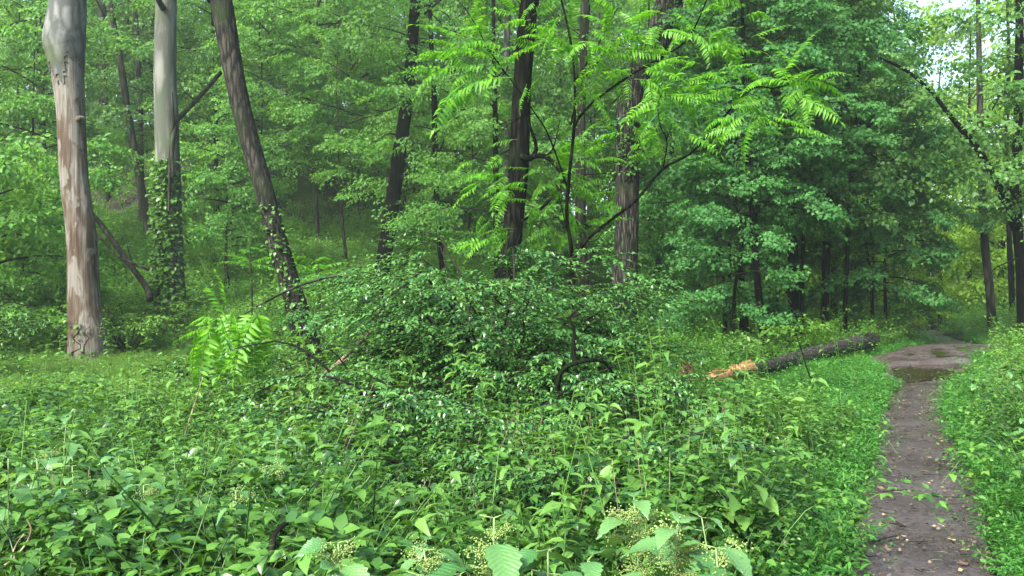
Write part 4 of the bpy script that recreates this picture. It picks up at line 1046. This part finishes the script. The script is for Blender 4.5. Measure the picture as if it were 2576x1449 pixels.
# thin seedling in front of the log
t = thing('seedling', 'thin dark leafy seedling standing in front of the fallen log', 'sapling', to_ground(P(806, 398, 12.6)))
pp = PL([(813, 392), (811, 380), (806, 366), (802, 352), (798, 340), (795, 330)], 12.6, 12.4); pp[0][2] = t.location.z - .1
MB().add(*tube(pp, [.016, .014, .012, .010, .008, .004], 6, 40, .05, 4, .1, 1)).build('stem', M['twig'], t)
mb = place_many(spray_set(leaf_ovate(.3), .10, 31, 4, .5, 3, 4), np.array([P(797 + rr.normal(0, 5), 332 + rr.normal(0, 6), 12.4 + rr.normal(0, .2)) for k in range(12)]), orient(rr.uniform(0, 6.28, 12), rr.normal(0, .2, 12), rr.normal(0, .2, 12)), rr.uniform(.6, 1.0, 12), rr)
mb.build('crown', M['shrub_young'], t)

# ------------------------------------------------------------------ undergrowth
def herb_template(name, kind, seed):
    r = np.random.default_rng(seed); mb = MB()
    if kind == 'nettle':          # upright stem, leaves in crossed pairs
        H = r.uniform(.45, .75); n = 9
        c = np.stack([np.cumsum(r.normal(0, .012, 8)), np.cumsum(r.normal(0, .012, 8)), np.linspace(-.05, H, 8)], -1)
        mb.add(*tube(c, np.linspace(.005, .002, 8), 3, cap=False))
        p, a, s = [], [], []
        for k in range(n):
            f = .25 + .75 * (k + .5) / n
            o = [np.interp(f, np.linspace(0, 1, 8), c[:, i]) for i in range(3)]
            for q in (0, 1):
                p.append(o); a.append(k * 1.57 + q * 3.14 + r.normal(0, .3)); s.append(.062 * (1.15 - .6 * abs(f - .65)) * r.uniform(.8, 1.2))
        for q in range(3): p.append(c[-1]); a.append(q * 2.1); s.append(.05)
        n = len(p); mb.add(*place(leaf_ovate(.29, .06, .2), np.array(p), orient(np.array(a), r.normal(-.05, .22, n), r.normal(0, .2, n)), np.array(s)))
    elif kind == 'creeper':       # low patch of single leaves on short stalks
        n = 120; x = r.normal(0, .17, n); y = r.normal(0, .17, n); z = np.abs(r.normal(.12, .09, n))
        mb.add(*place(leaf_ovate(.34, .06, .15), np.stack([x, y, z], -1), orient(r.uniform(0, 6.28, n), r.normal(-.1, .3, n), r.normal(0, .3, n)), .031 * r.uniform(.5, 1.5, n)))
    elif kind == 'bushy':         # bushy herb, leafy at the top
        p, a, s = [], [], []
        for q in range(6):
            az = r.uniform(0, 6.28); L = r.uniform(.25, .55)
            e = np.array([math.cos(az) * L * .55, math.sin(az) * L * .55, L]); mid = e * [.35, .35, .55]
            mb.add(*tube([[0, 0, -.05], mid, e], [.004, .003, .0015], 3, cap=False))
            for k in range(20):
                f = r.uniform(.3, 1); p.append(mid + (e - mid) * (f - .4) / .6 + r.normal(0, .03, 3)); a.append(r.uniform(0, 6.28)); s.append(.040 * r.uniform(.5, 1.4))
        n = len(p); mb.add(*place(leaf_ovate(.30, .07, .16), np.array(p), orient(np.array(a), r.normal(-.05, .3, n), r.normal(0, .3, n)), np.array(s)))
    elif kind == 'trifoliate':    # arching shoot with leaves in threes
        az = r.uniform(0, 6.28); L = .6
        s_ = np.linspace(0, 1, 9); c = np.stack([np.cos(az) * L * s_, np.sin(az) * L * s_, -.03 + .48 * np.sin(s_ * 2.4)], -1)
        mb.add(*tube(c, np.linspace(.004, .0015, 9), 3, cap=False)); p, a, s = [], [], []
        for k in range(26):
            f = r.uniform(.2, 1); o = np.array([np.interp(f, s_, c[:, i]) for i in range(3)]); h = r.uniform(0, 6.28); o = o + [math.cos(h) * .05, math.sin(h) * .05, .03]
            for dlt in (-1.2, 0, 1.2): p.append(o); a.append(h + dlt); s.append(.036 * r.uniform(.6, 1.4))
        n = len(p); mb.add(*place(leaf_ovate(.33, .06, .15), np.array(p), orient(np.array(a), r.normal(-.1, .2, n), r.normal(0, .2, n)), np.array(s)))
    elif kind == 'grass':         # tuft of blades
        for k in range(26):
            az = r.uniform(0, 6.28); L = r.uniform(.12, .30); b = r.normal(0, .05, 2); lean = r.uniform(.2, .8)
            s_ = np.array([0, .4, .75, 1.0]); c = np.stack([b[0] + np.cos(az) * L * lean * s_ ** 1.6, b[1] + np.sin(az) * L * lean * s_ ** 1.6, L * (s_ - .28 * lean * s_ ** 2)], -1)
            w = np.array([.004, .0055, .004, .0004]); sd_ = np.array([-math.sin(az), math.cos(az), 0])
            v = np.concatenate([c - sd_ * w[:, None], c + sd_ * w[:, None]]); i = np.arange(3)
            mb.add(v, np.stack([i, i + 4, i + 5, i + 1], -1))
    elif kind == 'stiltgrass':    # low bright broad-bladed grass
        for q in range(8):
            az = r.uniform(0, 6.28); L = r.uniform(.12, .28); e = np.array([math.cos(az) * L * .7, math.sin(az) * L * .7, L * .8]) ; b = np.array([*r.normal(0, .07, 2), 0])
            mb.add(*tube([b, b + e * [.4, .4, .6], b + e], [.002, .0015, .001], 3, cap=False)); n = 6
            f = np.linspace(.25, 1, n)
            mb.add(*place(leaf_ovate(.13, .03, .2), b + e * f[:, None], orient(az + np.where(np.arange(n) % 2, 1, -1) * r.uniform(.4, 1.2, n), r.normal(.1, .25, n), r.normal(0, .2, n)), .085 * r.uniform(.7, 1.2, n)))
    elif kind == 'deadstem':      # bare dry stalks
        for q in range(5):
            az = r.uniform(0, 6.28); L = r.uniform(.3, .8); e = np.array([math.cos(az) * L * .4, math.sin(az) * L * .4, L])
            mb.add(*tube([[0, 0, 0], e * [.5, .5, .55] + r.normal(0, .02, 3), e], [.0035, .0025, .001], 3, cap=False))
    elif kind == 'broad':         # few large soft leaves
        for q in range(9):
            az = r.uniform(0, 6.28); L = r.uniform(.2, .5); e = np.array([math.cos(az) * L * .5, math.sin(az) * L * .5, L])
            mb.add(*tube([[0, 0, 0], e * [.4, .4, .6], e], [.003, .002, .0015], 3, cap=False))
            mb.add(*place(leaf_ovate(.38, .07, .2), e[None], orient(np.array([az]), np.array([-.35]), r.normal(0, .3, 1)), r.uniform(.07, .13)))
    elif kind == 'tall':          # tall thin weed stalk
        H = r.uniform(.8, 1.2); c = np.stack([np.linspace(0, r.normal(0, .15), 6), np.linspace(0, r.normal(0, .15), 6), np.linspace(-.05, H, 6)], -1)
        mb.add(*tube(c, np.linspace(.006, .002, 6), 4, cap=False)); n = 24; f = r.uniform(.2, 1, n)
        o = np.stack([np.interp(f, np.linspace(0, 1, 6), c[:, i]) for i in range(3)], -1)
        mb.add(*place(leaf_ovate(.2, .05, .25), o, orient(r.uniform(0, 6.28, n), r.normal(.1, .3, n), r.normal(0, .2, n)), .11 * r.uniform(.6, 1.2, n)))
    return mb

def collect(name, specs):
    c = bpy.data.collections.new(name)          # stays unlinked: only its meshes are used
    for i, (kind, mat, seed) in enumerate(specs):
        me = herb_template(name, kind, seed).mesh(f'{name}_{i:02d}', M[mat])
        o = bpy.data.objects.new(f'{name}_{i:02d}', me); c.objects.link(o)
    return c

def zone(xyz, n, r, seed):
    """kinds grow in drifts: neighbours mostly share a kind"""
    k = ((vnoise(xyz[:, 0] * 1.3, xyz[:, 1] * 1.3, seed + 5) * 1.6 + .5) * n + r.normal(0, 1.1, len(xyz))).astype(int) % n
    return np.where(r.random(len(xyz)) < .35, r.integers(0, n, len(xyz)), k)

def scatter(name, label, cat, coll, xyz, scale, seed, idx=None, tilt=.12, kind='stuff'):
    r = np.random.default_rng(seed); n = len(xyz)
    me = bpy.data.meshes.new(name); me.vertices.add(n); me.vertices.foreach_set('co', xyz.astype(np.float32).ravel())
    a = me.attributes.new('rot', 'FLOAT_VECTOR', 'POINT'); a.data.foreach_set('vector', np.stack([r.normal(0, tilt, n), r.normal(0, tilt, n), r.uniform(0, 6.28, n)], -1).astype(np.float32).ravel())
    a = me.attributes.new('scl', 'FLOAT', 'POINT'); a.data.foreach_set('value', np.asarray(scale, np.float32))
    a = me.attributes.new('idx', 'INT', 'POINT'); a.data.foreach_set('value', (zone(xyz, len(coll.objects), r, seed) if idx is None else idx).astype(np.int32))
    me.update()
    o = link(name, me); tag(o, label, cat, kind=kind)
    ng = bpy.data.node_groups.new(name, 'GeometryNodeTree')
    ng.interface.new_socket('Geometry', in_out='INPUT', socket_type='NodeSocketGeometry'); ng.interface.new_socket('Geometry', in_out='OUTPUT', socket_type='NodeSocketGeometry')
    N = ng.nodes.new; gi, go = N('NodeGroupInput'), N('NodeGroupOutput')
    ci = N('GeometryNodeCollectionInfo'); ci.inputs['Collection'].default_value = coll; ci.inputs['Separate Children'].default_value = True; ci.inputs['Reset Children'].default_value = True
    ip = N('GeometryNodeInstanceOnPoints'); ip.inputs['Pick Instance'].default_value = True
    def attr(nm, ty):
        x = N('GeometryNodeInputNamedAttribute'); x.data_type = ty; x.inputs['Name'].default_value = nm; return x.outputs['Attribute']
    L = ng.links.new
    L(gi.outputs[0], ip.inputs['Points']); L(ci.outputs[0], ip.inputs['Instance']); L(attr('idx', 'INT'), ip.inputs['Instance Index'])
    L(attr('rot', 'FLOAT_VECTOR'), ip.inputs['Rotation']); L(attr('scl', 'FLOAT'), ip.inputs['Scale']); L(ip.outputs[0], go.inputs[0])
    md = o.modifiers.new('scatter', 'NODES'); md.node_group = ng
    return o

LOGD = lambda px: 14.9 + (px - 749) / 128 * 5.5
def log_clear(x, y):
    px = CX + F * x / y
    return ~((px > 668) & (px < 900) & (y > 10.5) & (y < np.clip(LOGD(px), 14.6, 21) + .35))
def sample(n, d0, d1, px0, px1, seed, power=1.0, keep=None):
    """n points in the wedge of ground between picture columns px0..px1 and depths d0..d1"""
    r = np.random.default_rng(seed)
    d = d0 + (d1 - d0) * r.uniform(0, 1, n) ** power
    px = r.uniform(px0, px1, n)
    x = (px - CX) / F * d
    k = np.abs(path_q(x, d)) > path_w(d) * 1.0 + .04 + .12 * r.random(n)
    if keep is not None: k &= keep(x, d, r)
    x, d = x[k], d[k]
    return np.stack([x, d, G(x, d) - .02], -1)

# low green tufts edge the path, so taller herbs keep off it
clear = lambda x, y, r: np.abs(path_q(x, y)) > path_w(y) + .25 + .45 * r.random(len(x))
leftof = lambda x, y, r: path_q(x, y) < -(path_w(y) + .35 + .5 * r.random(len(x)))
rightof = lambda x, y, r: path_q(x, y) > path_w(y) + .45 + .4 * r.random(len(x))

C_near = collect('near_herb', [('nettle', 'herb', 1), ('nettle', 'herb', 2), ('bushy', 'herb', 3), ('trifoliate', 'herb', 4), ('nettle', 'herb_pale', 5), ('bushy', 'herb', 6), ('creeper', 'herb', 7), ('tall', 'herb_pale', 8), ('grass', 'grass', 9), ('deadstem', 'deadwood', 10), ('broad', 'herb_pale', 16), ('stiltgrass', 'herb', 17)])
C_low = collect('low_herb', [('creeper', 'herb', 11), ('creeper', 'herb_pale', 12), ('creeper', 'herb', 13), ('trifoliate', 'herb', 14), ('bushy', 'herb', 15)])
C_yel = collect('clearing_herb', [('bushy', 'herb_yellow', 21), ('trifoliate', 'herb_yellow', 22), ('creeper', 'herb_pale', 23), ('bushy', 'herb_pale', 24), ('stiltgrass', 'herb_yellow', 25)])
C_grass = collect('path_grass', [('stiltgrass', 'grass', 31), ('stiltgrass', 'grass', 32), ('grass', 'grass', 33), ('stiltgrass', 'grass', 34), ('creeper', 'grass', 35)])
C_tall = collect('tall_weed', [('tall', 'herb', 41), ('tall', 'herb_pale', 42), ('tall', 'herb', 43)])
C_slope = collect('slope_herb', [('bushy', 'herb_pale', 51), ('creeper', 'beech', 52), ('bushy', 'beech', 53), ('stiltgrass', 'grass', 54)])

def U(n, a, b, s): return np.random.default_rng(s).uniform(a, b, n)
def sc(name, label, coll, pts, a, b, s): return scatter(name, label, 'undergrowth', coll, pts, U(len(pts), a, b, s) * (1 - .55 * (sstep(9, 13.5, pts[:, 1]) if s == 63 else 0)) * (1 - .5 * (sstep(26, 21, pts[:, 1]) if s == 68 else 0)) * (1 + .45 * vnoise(pts[:, 0] * 1.6, pts[:, 1] * 1.6, s)), s)

sc('nettle_undergrowth', 'dense leafy green undergrowth filling the foreground', C_near, sample(7000, 2.3, 8.5, -120, 1040, 61, .75, lambda x, y, r: leftof(x, y, r) & ((y > 3.3) | (x < -.75)) & (vnoise(x * 2.2, y * 2.2, 33) > -.28)), .4, 1.15, 61)
sc('ground_cover', 'low creeping leaves under the foreground plants', C_low, sample(7000, 2.0, 9.0, -120, 1060, 62, .75, clear), .7, 1.4, 62)
sc('clearing_undergrowth', 'paler yellowish undergrowth in the open clearing before the trunks', C_yel, sample(13000, 7.0, 20.5, -120, 720, 63, .8, lambda x, y, r: leftof(x, y, r) & log_clear(x, y)), .65, 1.2, 63)
sc('mid_undergrowth', 'green leafy herbs between the bushes and the fallen log', C_near, sample(2000, 7.0, 11.5, 420, 820, 64, .8, lambda x, y, r: leftof(x, y, r) & log_clear(x, y)), .45, .8, 64)
sc('path_edge_grass', 'short bright green grass edging the muddy path', C_grass, sample(34000, 2.5, 26, 500, 1150, 65, .8, lambda x, y, r: (np.abs(path_q(x, y)) < path_w(y) + .35 + 1.5 * r.random(len(x)) ** 1.5) & ~((y > 14.6) & (np.abs(path_q(x, y)) < path_w(y) + .15))), .5, 1.1, 65)
sc('log_side_grass', 'short bright grass and low leaves in front of the fallen log', C_grass, sample(5200, 9.5, 19, 600, 920, 72, .9, lambda x, y, r: leftof(x, y, r) & (np.abs(y - LOGD(CX + F * x / y) + .25) > .35)), .35, .7, 72)
sc('bank_undergrowth', 'leafy herbs covering the bank right of the path', C_near, sample(4200, 3.0, 22, 860, 1180, 66, .8, rightof), .6, 1.05, 66)
sc('bank_ground_cover', 'low bright leaves covering the bank right of the path', C_yel, sample(3000, 3.0, 30, 860, 1180, 67, .8, rightof), .7, 1.2, 67)
sc('slope_undergrowth', 'pale low undergrowth carpeting the wooded slope', C_slope, sample(7600, 19.2, 46, -60, 700, 68, .9, lambda x, y, r: log_clear(x, y) & ~((x < -9) & (x > -21) & (y > 37.5) & (y < 44) & (r.random(len(x)) < .6))), 1.2, 2.4, 68)
sc('flat_wood_undergrowth', 'undergrowth on the flat ground behind the log and beyond the path', C_slope, sample(3600, 15, 50, 620, 1150, 69, .8, lambda x, y, r: clear(x, y, r) & log_clear(x, y)), 1.0, 1.9, 69)
sc('tall_weeds', 'scattered tall thin weed stalks standing out of the undergrowth', C_tall, sample(170, 5, 17, -60, 1100, 70, 1, clear), .6, 1.0, 70)
sc('yellow_mound_herbs', 'yellow-green herb patch left of the path beyond the churned mud', C_yel, sample(900, 22.5, 31, 850, 948, 71, 1, leftof), 1.2, 2.0, 71)

# --- large nettles in the foreground, each leaf its own part
def nettle_leaf(seed):
    r = np.random.default_rng(seed)
    n = 15
    s = np.linspace(0, 1, n); w = .30 * np.sin(np.pi * np.clip(s * 1.02, 0, 1) ** .72) * (1 - .25 * s); w[0] = 0; w[-1] = 0
    saw = 1 + .11 * np.where(np.arange(n) % 2, 1, -1); ww = w * saw
    cz = -.22 * s ** 2 + .05 * np.sin(s * 3)
    rows = []
    for i in range(n):
        for k in (-1, -.5, 0, .5, 1):
            rows.append([k * ww[i], s[i] - .03 * abs(k), cz[i] + abs(k) * .10 * w[i] / .3 - (.03 * abs(k) ** 2) + .012 * math.sin(i * 2.4 + k * 2)])
    i = (np.arange(n - 1)[:, None] * 5 + np.arange(4)[None]).ravel()
    return MB().add(np.array(rows), np.stack([i, i + 1, i + 6, i + 5], -1)).mesh('leaf', M['nettle'])
NL = [nettle_leaf(i) for i in range(3)]
def flower_mesh(seed):
    r = np.random.default_rng(seed); mb = MB()
    octv = np.array([[1, 0, 0], [-1, 0, 0], [0, 1, 0], [0, -1, 0], [0, 0, 1], [0, 0, -1]], float); octf = np.array([[0, 2, 4], [2, 1, 4], [1, 3, 4], [3, 0, 4], [2, 0, 5], [1, 2, 5], [3, 1, 5], [0, 3, 5]])
    for k in range(7):
        az = r.uniform(0, 6.28); L = r.uniform(.05, .10); e = np.array([math.cos(az) * L * .8, math.sin(az) * L * .8, L * r.uniform(.1, .7)])
        mb.add(*tube([[0, 0, 0], e * .5 + [0, 0, .01], e], [.0016, .0012, .0008], 3, cap=False))
        n = 30; p = e * r.uniform(.25, 1, n)[:, None] + r.normal(0, .010, (n, 3))
        mb.add(*place((octv, octf), p, orient(r.uniform(0, 6, n), r.uniform(0, 6, n), np.zeros(n)), .0028 * r.uniform(.6, 1.4, n)))
    return mb.mesh('flower_cluster', M['flower'], False)
FL = [flower_mesh(i) for i in range(3)]
def nettle(label, px, py, d, n_pair, leafL, flowers, seed, group=None, rz=0.0):
    r = np.random.default_rng(seed)
    top = P(px, py, d); b = to_ground(top + [r.normal(0, .05), r.normal(0, .05), 0])
    t = thing('nettle_plant', label, 'plant', b, group)
    c = spline(np.array([b + [0, 0, -.05], b * .6 + top * .4 + [.02, 0, 0], top]), 12)
    MB().add(*tube(c, np.linspace(.0055, .0025, 12), 6)).build('stem', M['stem'], t)
    H = top[2] - b[2]
    for k in range(n_pair):
        f = 1 - .065 * k ** 1.1 * min(1, .8 / max(.4, H)) - .0
        o = np.array([np.interp(f, np.linspace(0, 1, 12), c[:, i]) for i in range(3)])
        for q_ in (0, 1):
            az = rz + k * 1.75 + q_ * math.pi + r.normal(0, .25); L = leafL * min(1.0, .66 + .17 * k) * r.uniform(.85, 1.12)
            pit = r.uniform(-.65, .05)
            st_ = L * .32; e = o + np.array([math.cos(az) * st_, math.sin(az) * st_, .05 * L])
            MB().add(*tube([o, e], [.0022, .0016], 4)).build('leaf_stalk', M['stem'], t)
            lf = link('leaf', NL[r.integers(0, 3)], t)
            lf.matrix_local = Matrix.LocRotScale(Vector(e) - t.location, Matrix(orient(np.array(az), np.array(pit), np.array(r.normal(0, .22))).tolist()).to_quaternion(), Vector((L * r.uniform(.9, 1.1), L, L)))
    for k in range(flowers):
        f = 1 - .05 - .20 * k / max(1, flowers); o = np.array([np.interp(f, np.linspace(0, 1, 12), c[:, i]) for i in range(3)])
        fl = link('flower_cluster', FL[k % 3], t); fl.location = Vector(o) - t.location; fl.rotation_euler = (r.normal(0, .3), r.normal(0, .3), r.uniform(0, 6)); fl.scale = (r.uniform(.8, 1.3),) * 3
    return t
NET = [('nettle with a glossy pointed top leaf and pale flowers, lowest middle of the picture', 494, 518, 2.4, 5, .20, 5, .2),
       ('nettle with the largest cluster of pale yellow flowers, right of the middle foreground', 676, 528, 2.4, 5, .19, 8, .9),
       ('flowering nettle with its flower head standing highest in the right foreground', 634, 500, 2.7, 5, .17, 6, 2.0),
       ('small nettle with thin green flower spikes at the lower left of the middle one', 338, 543, 2.5, 5, .17, 3, .5),
       ('nettle with broad dark wet leaves overhanging the bottom edge beside the yellow flowers', 716, 548, 2.3, 5, .20, 1, 2.6),
       ('broad-leaved nettle low between the two large flowering ones', 588, 560, 2.3, 5, .18, 0, 1.3),
       ('nettle with long arching leaves left of the glossy-topped one', 424, 550, 2.4, 5, .19, 1, 2.9)]
for i, (lab, px, py, d, n_, L, fl, rz) in enumerate(NET):
    nettle(lab, px, py, d, n_, L, fl, 400 + i, rz=rz)
r = np.random.default_rng(8)
for i in range(60):
    px = [r.uniform(300, 790), r.uniform(690, 870), r.uniform(-10, 300), r.uniform(280, 800)][i % 4]; d = [r.uniform(2.1, 3.0), r.uniform(3.2, 6.5), r.uniform(2.8, 5.0), r.uniform(2.1, 2.7)][i % 4]
    x = (px - CX) / F * d
    if path_q(x, d) > -.8: continue
    h = r.uniform(.6, .86); py = CY - F * (h + float(G(x, d)) - CAMZ) / d
    lab_, grp_ = [('broad-leaved nettle along the bottom edge among the flowering nettles', 'nettles along the bottom edge'), ('broad-leaved nettle between the glossy bushes and the path', 'nettles between bushes and path'), ('broad-leaved nettle in the undergrowth below the barkless trunk', 'nettles below the barkless trunk'), ('broad-leaved nettle along the bottom edge among the flowering nettles', 'nettles along the bottom edge')][i % 4]
    nettle(lab_, px, py, d, 4, r.uniform(.10, .15) * (1.25 if d < 2.8 else 1), int(r.random() < .2), 500 + i, grp_, r.uniform(0, 3))
for i in range(26):
    d = r.uniform(3.6, 11); x = float(path_x(d)) + r.uniform(.75, 1.7)
    h = r.uniform(.38, .62); py = CY - F * (h + float(G(x, d)) - CAMZ) / d; px = CX + F * x / d
    if px > 1075: continue
    nettle('broad-leaved nettle on the bank right of the path', px, py, d, 4, r.uniform(.11, .16), 0, 600 + i, 'nettles on the bank right of the path', r.uniform(0, 3))

# ------------------------------------------------------------------ litter on the path
r = np.random.default_rng(14)
M['litter'] = plain_mat('leaf_litter', (.05, .035, .022), .8)
def litter_mat():
    m, nt, N, L, out = new_mat('path_bits')
    oi = N('ShaderNodeObjectInfo'); rp = ramp(N, [(.0, (.012, .009, .007)), (.45, (.035, .024, .016)), (.80, (.05, .034, .02)), (.96, (.13, .10, .05)), (1.0, (.06, .11, .03))]); L(oi.outputs['Random'], rp.inputs[0])
    bs = N('ShaderNodeBsdfPrincipled', Roughness=.6); L(rp.outputs[0], bs.inputs['Base Color']); L(bs.outputs[0], out.inputs['Surface'])
    return m
M['litter'] = litter_mat()
C_bits = bpy.data.collections.new('path_bit')
for i in range(5):
    if i < 3: mb = MB().add(*place(leaf_ovate(.28 + .08 * i, .1, -.15), [[0, 0, .004]], orient(np.array([0.0]), np.array([.1]), np.array([.2 * i])), .030))
    else: mb = MB().add(*tube([[-.03, 0, .004], [0, .004 * i, .006], [.035, 0, .004]], [.0015, .002, .001], 4))
    C_bits.objects.link(bpy.data.objects.new(f'path_bit_{i}', mb.mesh(f'path_bit_{i}', M['litter'])))
rb = np.random.default_rng(15); db = 3.5 + 17 * rb.random(5200) ** 1.5; ub = rb.uniform(-1.15, 1.15, 5200)
xb = path_x(db) + np.sign(ub) * np.abs(ub) ** .7 * path_w(db)
scatter('path_litter', 'fine leaf litter and bits trodden into the muddy path', 'litter', C_bits, np.stack([xb, db, G(xb, db) + .022 + .012 * rb.random(5200)], -1), rb.uniform(.3, 1.1, 5200), 16, tilt=.25)
LM = MB().add(*leaf_ovate(.32, .10, -.12)).mesh('fallen_leaf', plain_mat('fallen_leaf_yellow', (.24, .19, .08), .6, var=.3, scale=3), False)
LM2 = MB().add(*leaf_ovate(.34, .14, -.2)).mesh('fallen_leaf', plain_mat('fallen_leaf_brown', (.085, .05, .03), .6, var=.3, scale=3), False)
for i in range(46):
    d = 4.5 + 9 * r.random() ** 1.6; u_ = r.uniform(-1.05, 1.05)
    x = float(path_x(d)) + u_ * float(path_w(d))
    o = link('fallen_leaf', LM if i % 2 else LM2); o.location = (x, d, float(G(x, d)) + .045)
    o.rotation_euler = (r.normal(0, .2), r.normal(0, .2), r.uniform(0, 6.28)); s = r.uniform(.03, .065); o.scale = (s, s, s)
    tag(o, 'pale yellow fallen leaf lying on the muddy path' if i % 2 else 'curled brown fallen leaf lying on the muddy path', 'leaf', 'yellow leaves on the path' if i % 2 else 'brown leaves on the path')
def path_twig(label, a, b, rad, group=None, mat='twig'):
    pa, pb = np.array(a, float), np.array(b, float)
    pp = [pa + (pb - pa) * f + np.array([0, r.normal(0, .012)]) for f in np.linspace(0, 1, 5)]
    pp = [np.array([p[0], p[1], float(G(p[0], p[1])) + .04 + rad]) for p in pp]
    t = thing('path_twig', label, 'twig', pp[0], group)
    MB().add(*tube(pp, np.linspace(rad, rad * .5, 5), 6, 20, .05, 3, .06, 1)).build('stick', M[mat], t)
    q_ = pp[2] + [r.normal(0, .03), .06, .0]
    MB().add(*tube([pp[2], q_], [rad * .6, rad * .25], 4)).build('side_twig', M[mat], t)
def gp(px, py): d = F * CAMZ / (py - CY); return ((px - CX) / F * d, d)
path_twig('thin straight dark twig lying right across the path', gp(912, 503), gp(962, 505), .006)
path_twig('short brown twig at the left edge of the path above the straight dark one', gp(884, 498), gp(907, 496), .006)
path_twig('forked dark twig on the path near the bottom of the picture', gp(870, 551), gp(899, 543), .007)
path_twig('stubby black piece of wood on the path', gp(896, 532), gp(906, 536), .014)
for i in range(34):
    d = 4.6 + 10 * r.random() ** 1.4; x = float(path_x(d)) + r.uniform(-1, 1) * float(path_w(d)); h = r.uniform(-.6, .6); L = r.uniform(.05, .16)
    path_twig('small dark twig fragment trodden into the muddy path', (x, d), (x + math.cos(h) * L, d + math.sin(h) * L), .004, 'twig fragments on the path')

# ------------------------------------------------------------------ parked car, far down the path
M['car_paint'] = plain_mat('dark_car_paint', (.012, .016, .022), .25, .3)
M['car_glass'] = plain_mat('car_glass', (.01, .014, .016), .06)
M['tyre'] = plain_mat('tyre_rubber', (.012, .012, .012), .8)
M['rim'] = plain_mat('wheel_rim', (.45, .46, .48), .3, .9)
M['red'] = plain_mat('tail_light_red', (.55, .012, .015), .25)
cb = to_ground(P(922, 300, 50.0))
car = thing('parked_car', 'dark car with red tail light, half hidden by leaves far down the path', 'car', cb, rz=R(36))
prof = np.array([[-2.2, .35], [-2.25, .75], [-2.15, 1.02], [-1.75, 1.10], [-1.35, 1.55], [-.2, 1.66], [.5, 1.55], [1.05, 1.08], [2.05, .95], [2.25, .72], [2.2, .35]])
def car_sheet(pr, w0, w1):
    n = len(pr); v = []
    for s_ in (-1, 1):
        for x, z in pr: v.append([x, s_ * (w0 if z < 1.12 else w1), z])
    i = np.arange(n); j = (i + 1) % n
    return np.array(v), [np.stack([i, j, j + n, i + n], -1), i[None][:, ::-1], (i + n)[None]]
v, fc = car_sheet(prof, .90, .70); MB().add(v, *fc).build('body', M['car_paint'], car, smooth=False, origin=(0, 0, 0))
def box(x0, x1, y0, y1, z0, z1):
    v = np.array([[x, y, z] for x in (x0, x1) for y in (y0, y1) for z in (z0, z1)])
    return v, np.array([[0, 1, 3, 2], [4, 6, 7, 5], [0, 4, 5, 1], [2, 3, 7, 6], [0, 2, 6, 4], [1, 5, 7, 3]])
for s_ in (-1, 1):
    wv = np.array([[-1.25, s_ * .80, 1.14], [.80, s_ * .80, 1.14], [.42, s_ * .725, 1.50], [-1.15, s_ * .725, 1.50]])
    MB().add(wv, np.array([[0, 1, 2, 3]])).build('side_window', M['car_glass'], car, False, (0, 0, 0))
    MB().add(*box(-2.27, -2.12, s_ * .84 - .09, s_ * .84 + .09, .72, .98)).build('tail_light', M['red'], car, False, (0, 0, 0))
    for x in (-1.4, 1.4):
        w_ = link('wheel', None, car); w_.location = (x, s_ * .84, .34)
        MB().add(*tube([[0, -.11, 0], [0, -.09, 0], [0, .09, 0], [0, .11, 0]], [.30, .34, .34, .30], 24)).build('tyre', M['tyre'], w_, origin=(0, 0, 0))
        MB().add(*tube([[0, -.125, 0], [0, -.11, 0], [0, .11, 0], [0, .125, 0]], [.16, .21, .21, .16], 20)).build('rim', M['rim'], w_, origin=(0, 0, 0))
MB().add(np.array([[-1.80, -.62, 1.13], [-1.80, .62, 1.13], [-1.39, .60, 1.53], [-1.39, -.60, 1.53]]) - [.02, 0, 0], np.array([[0, 1, 2, 3]])).build('rear_window', M['car_glass'], car, False, (0, 0, 0))
MB().add(*box(-2.32, -2.2, -.85, .85, .40, .58)).build('bumper', M['tyre'], car, False, (0, 0, 0))

# ------------------------------------------------------------------ humid air
hz, nt, N, L, out = new_mat('humid_air')
pv = N('ShaderNodeVolumePrincipled'); pv.inputs['Color'].default_value = (.78, .96, .86, 1); pv.inputs['Density'].default_value = .0009; pv.inputs['Anisotropy'].default_value = .3  # mint colour paints leaf-green light into the air
L(pv.outputs[0], out.inputs['Volume'])
v, f = box(-150, 170, -45, 240, -5, 62)
hazeo = MB().add(v, f).build('haze', hz, smooth=False)
tag(hazeo, 'thin humid haze hanging in the wood', 'haze', kind='stuff')
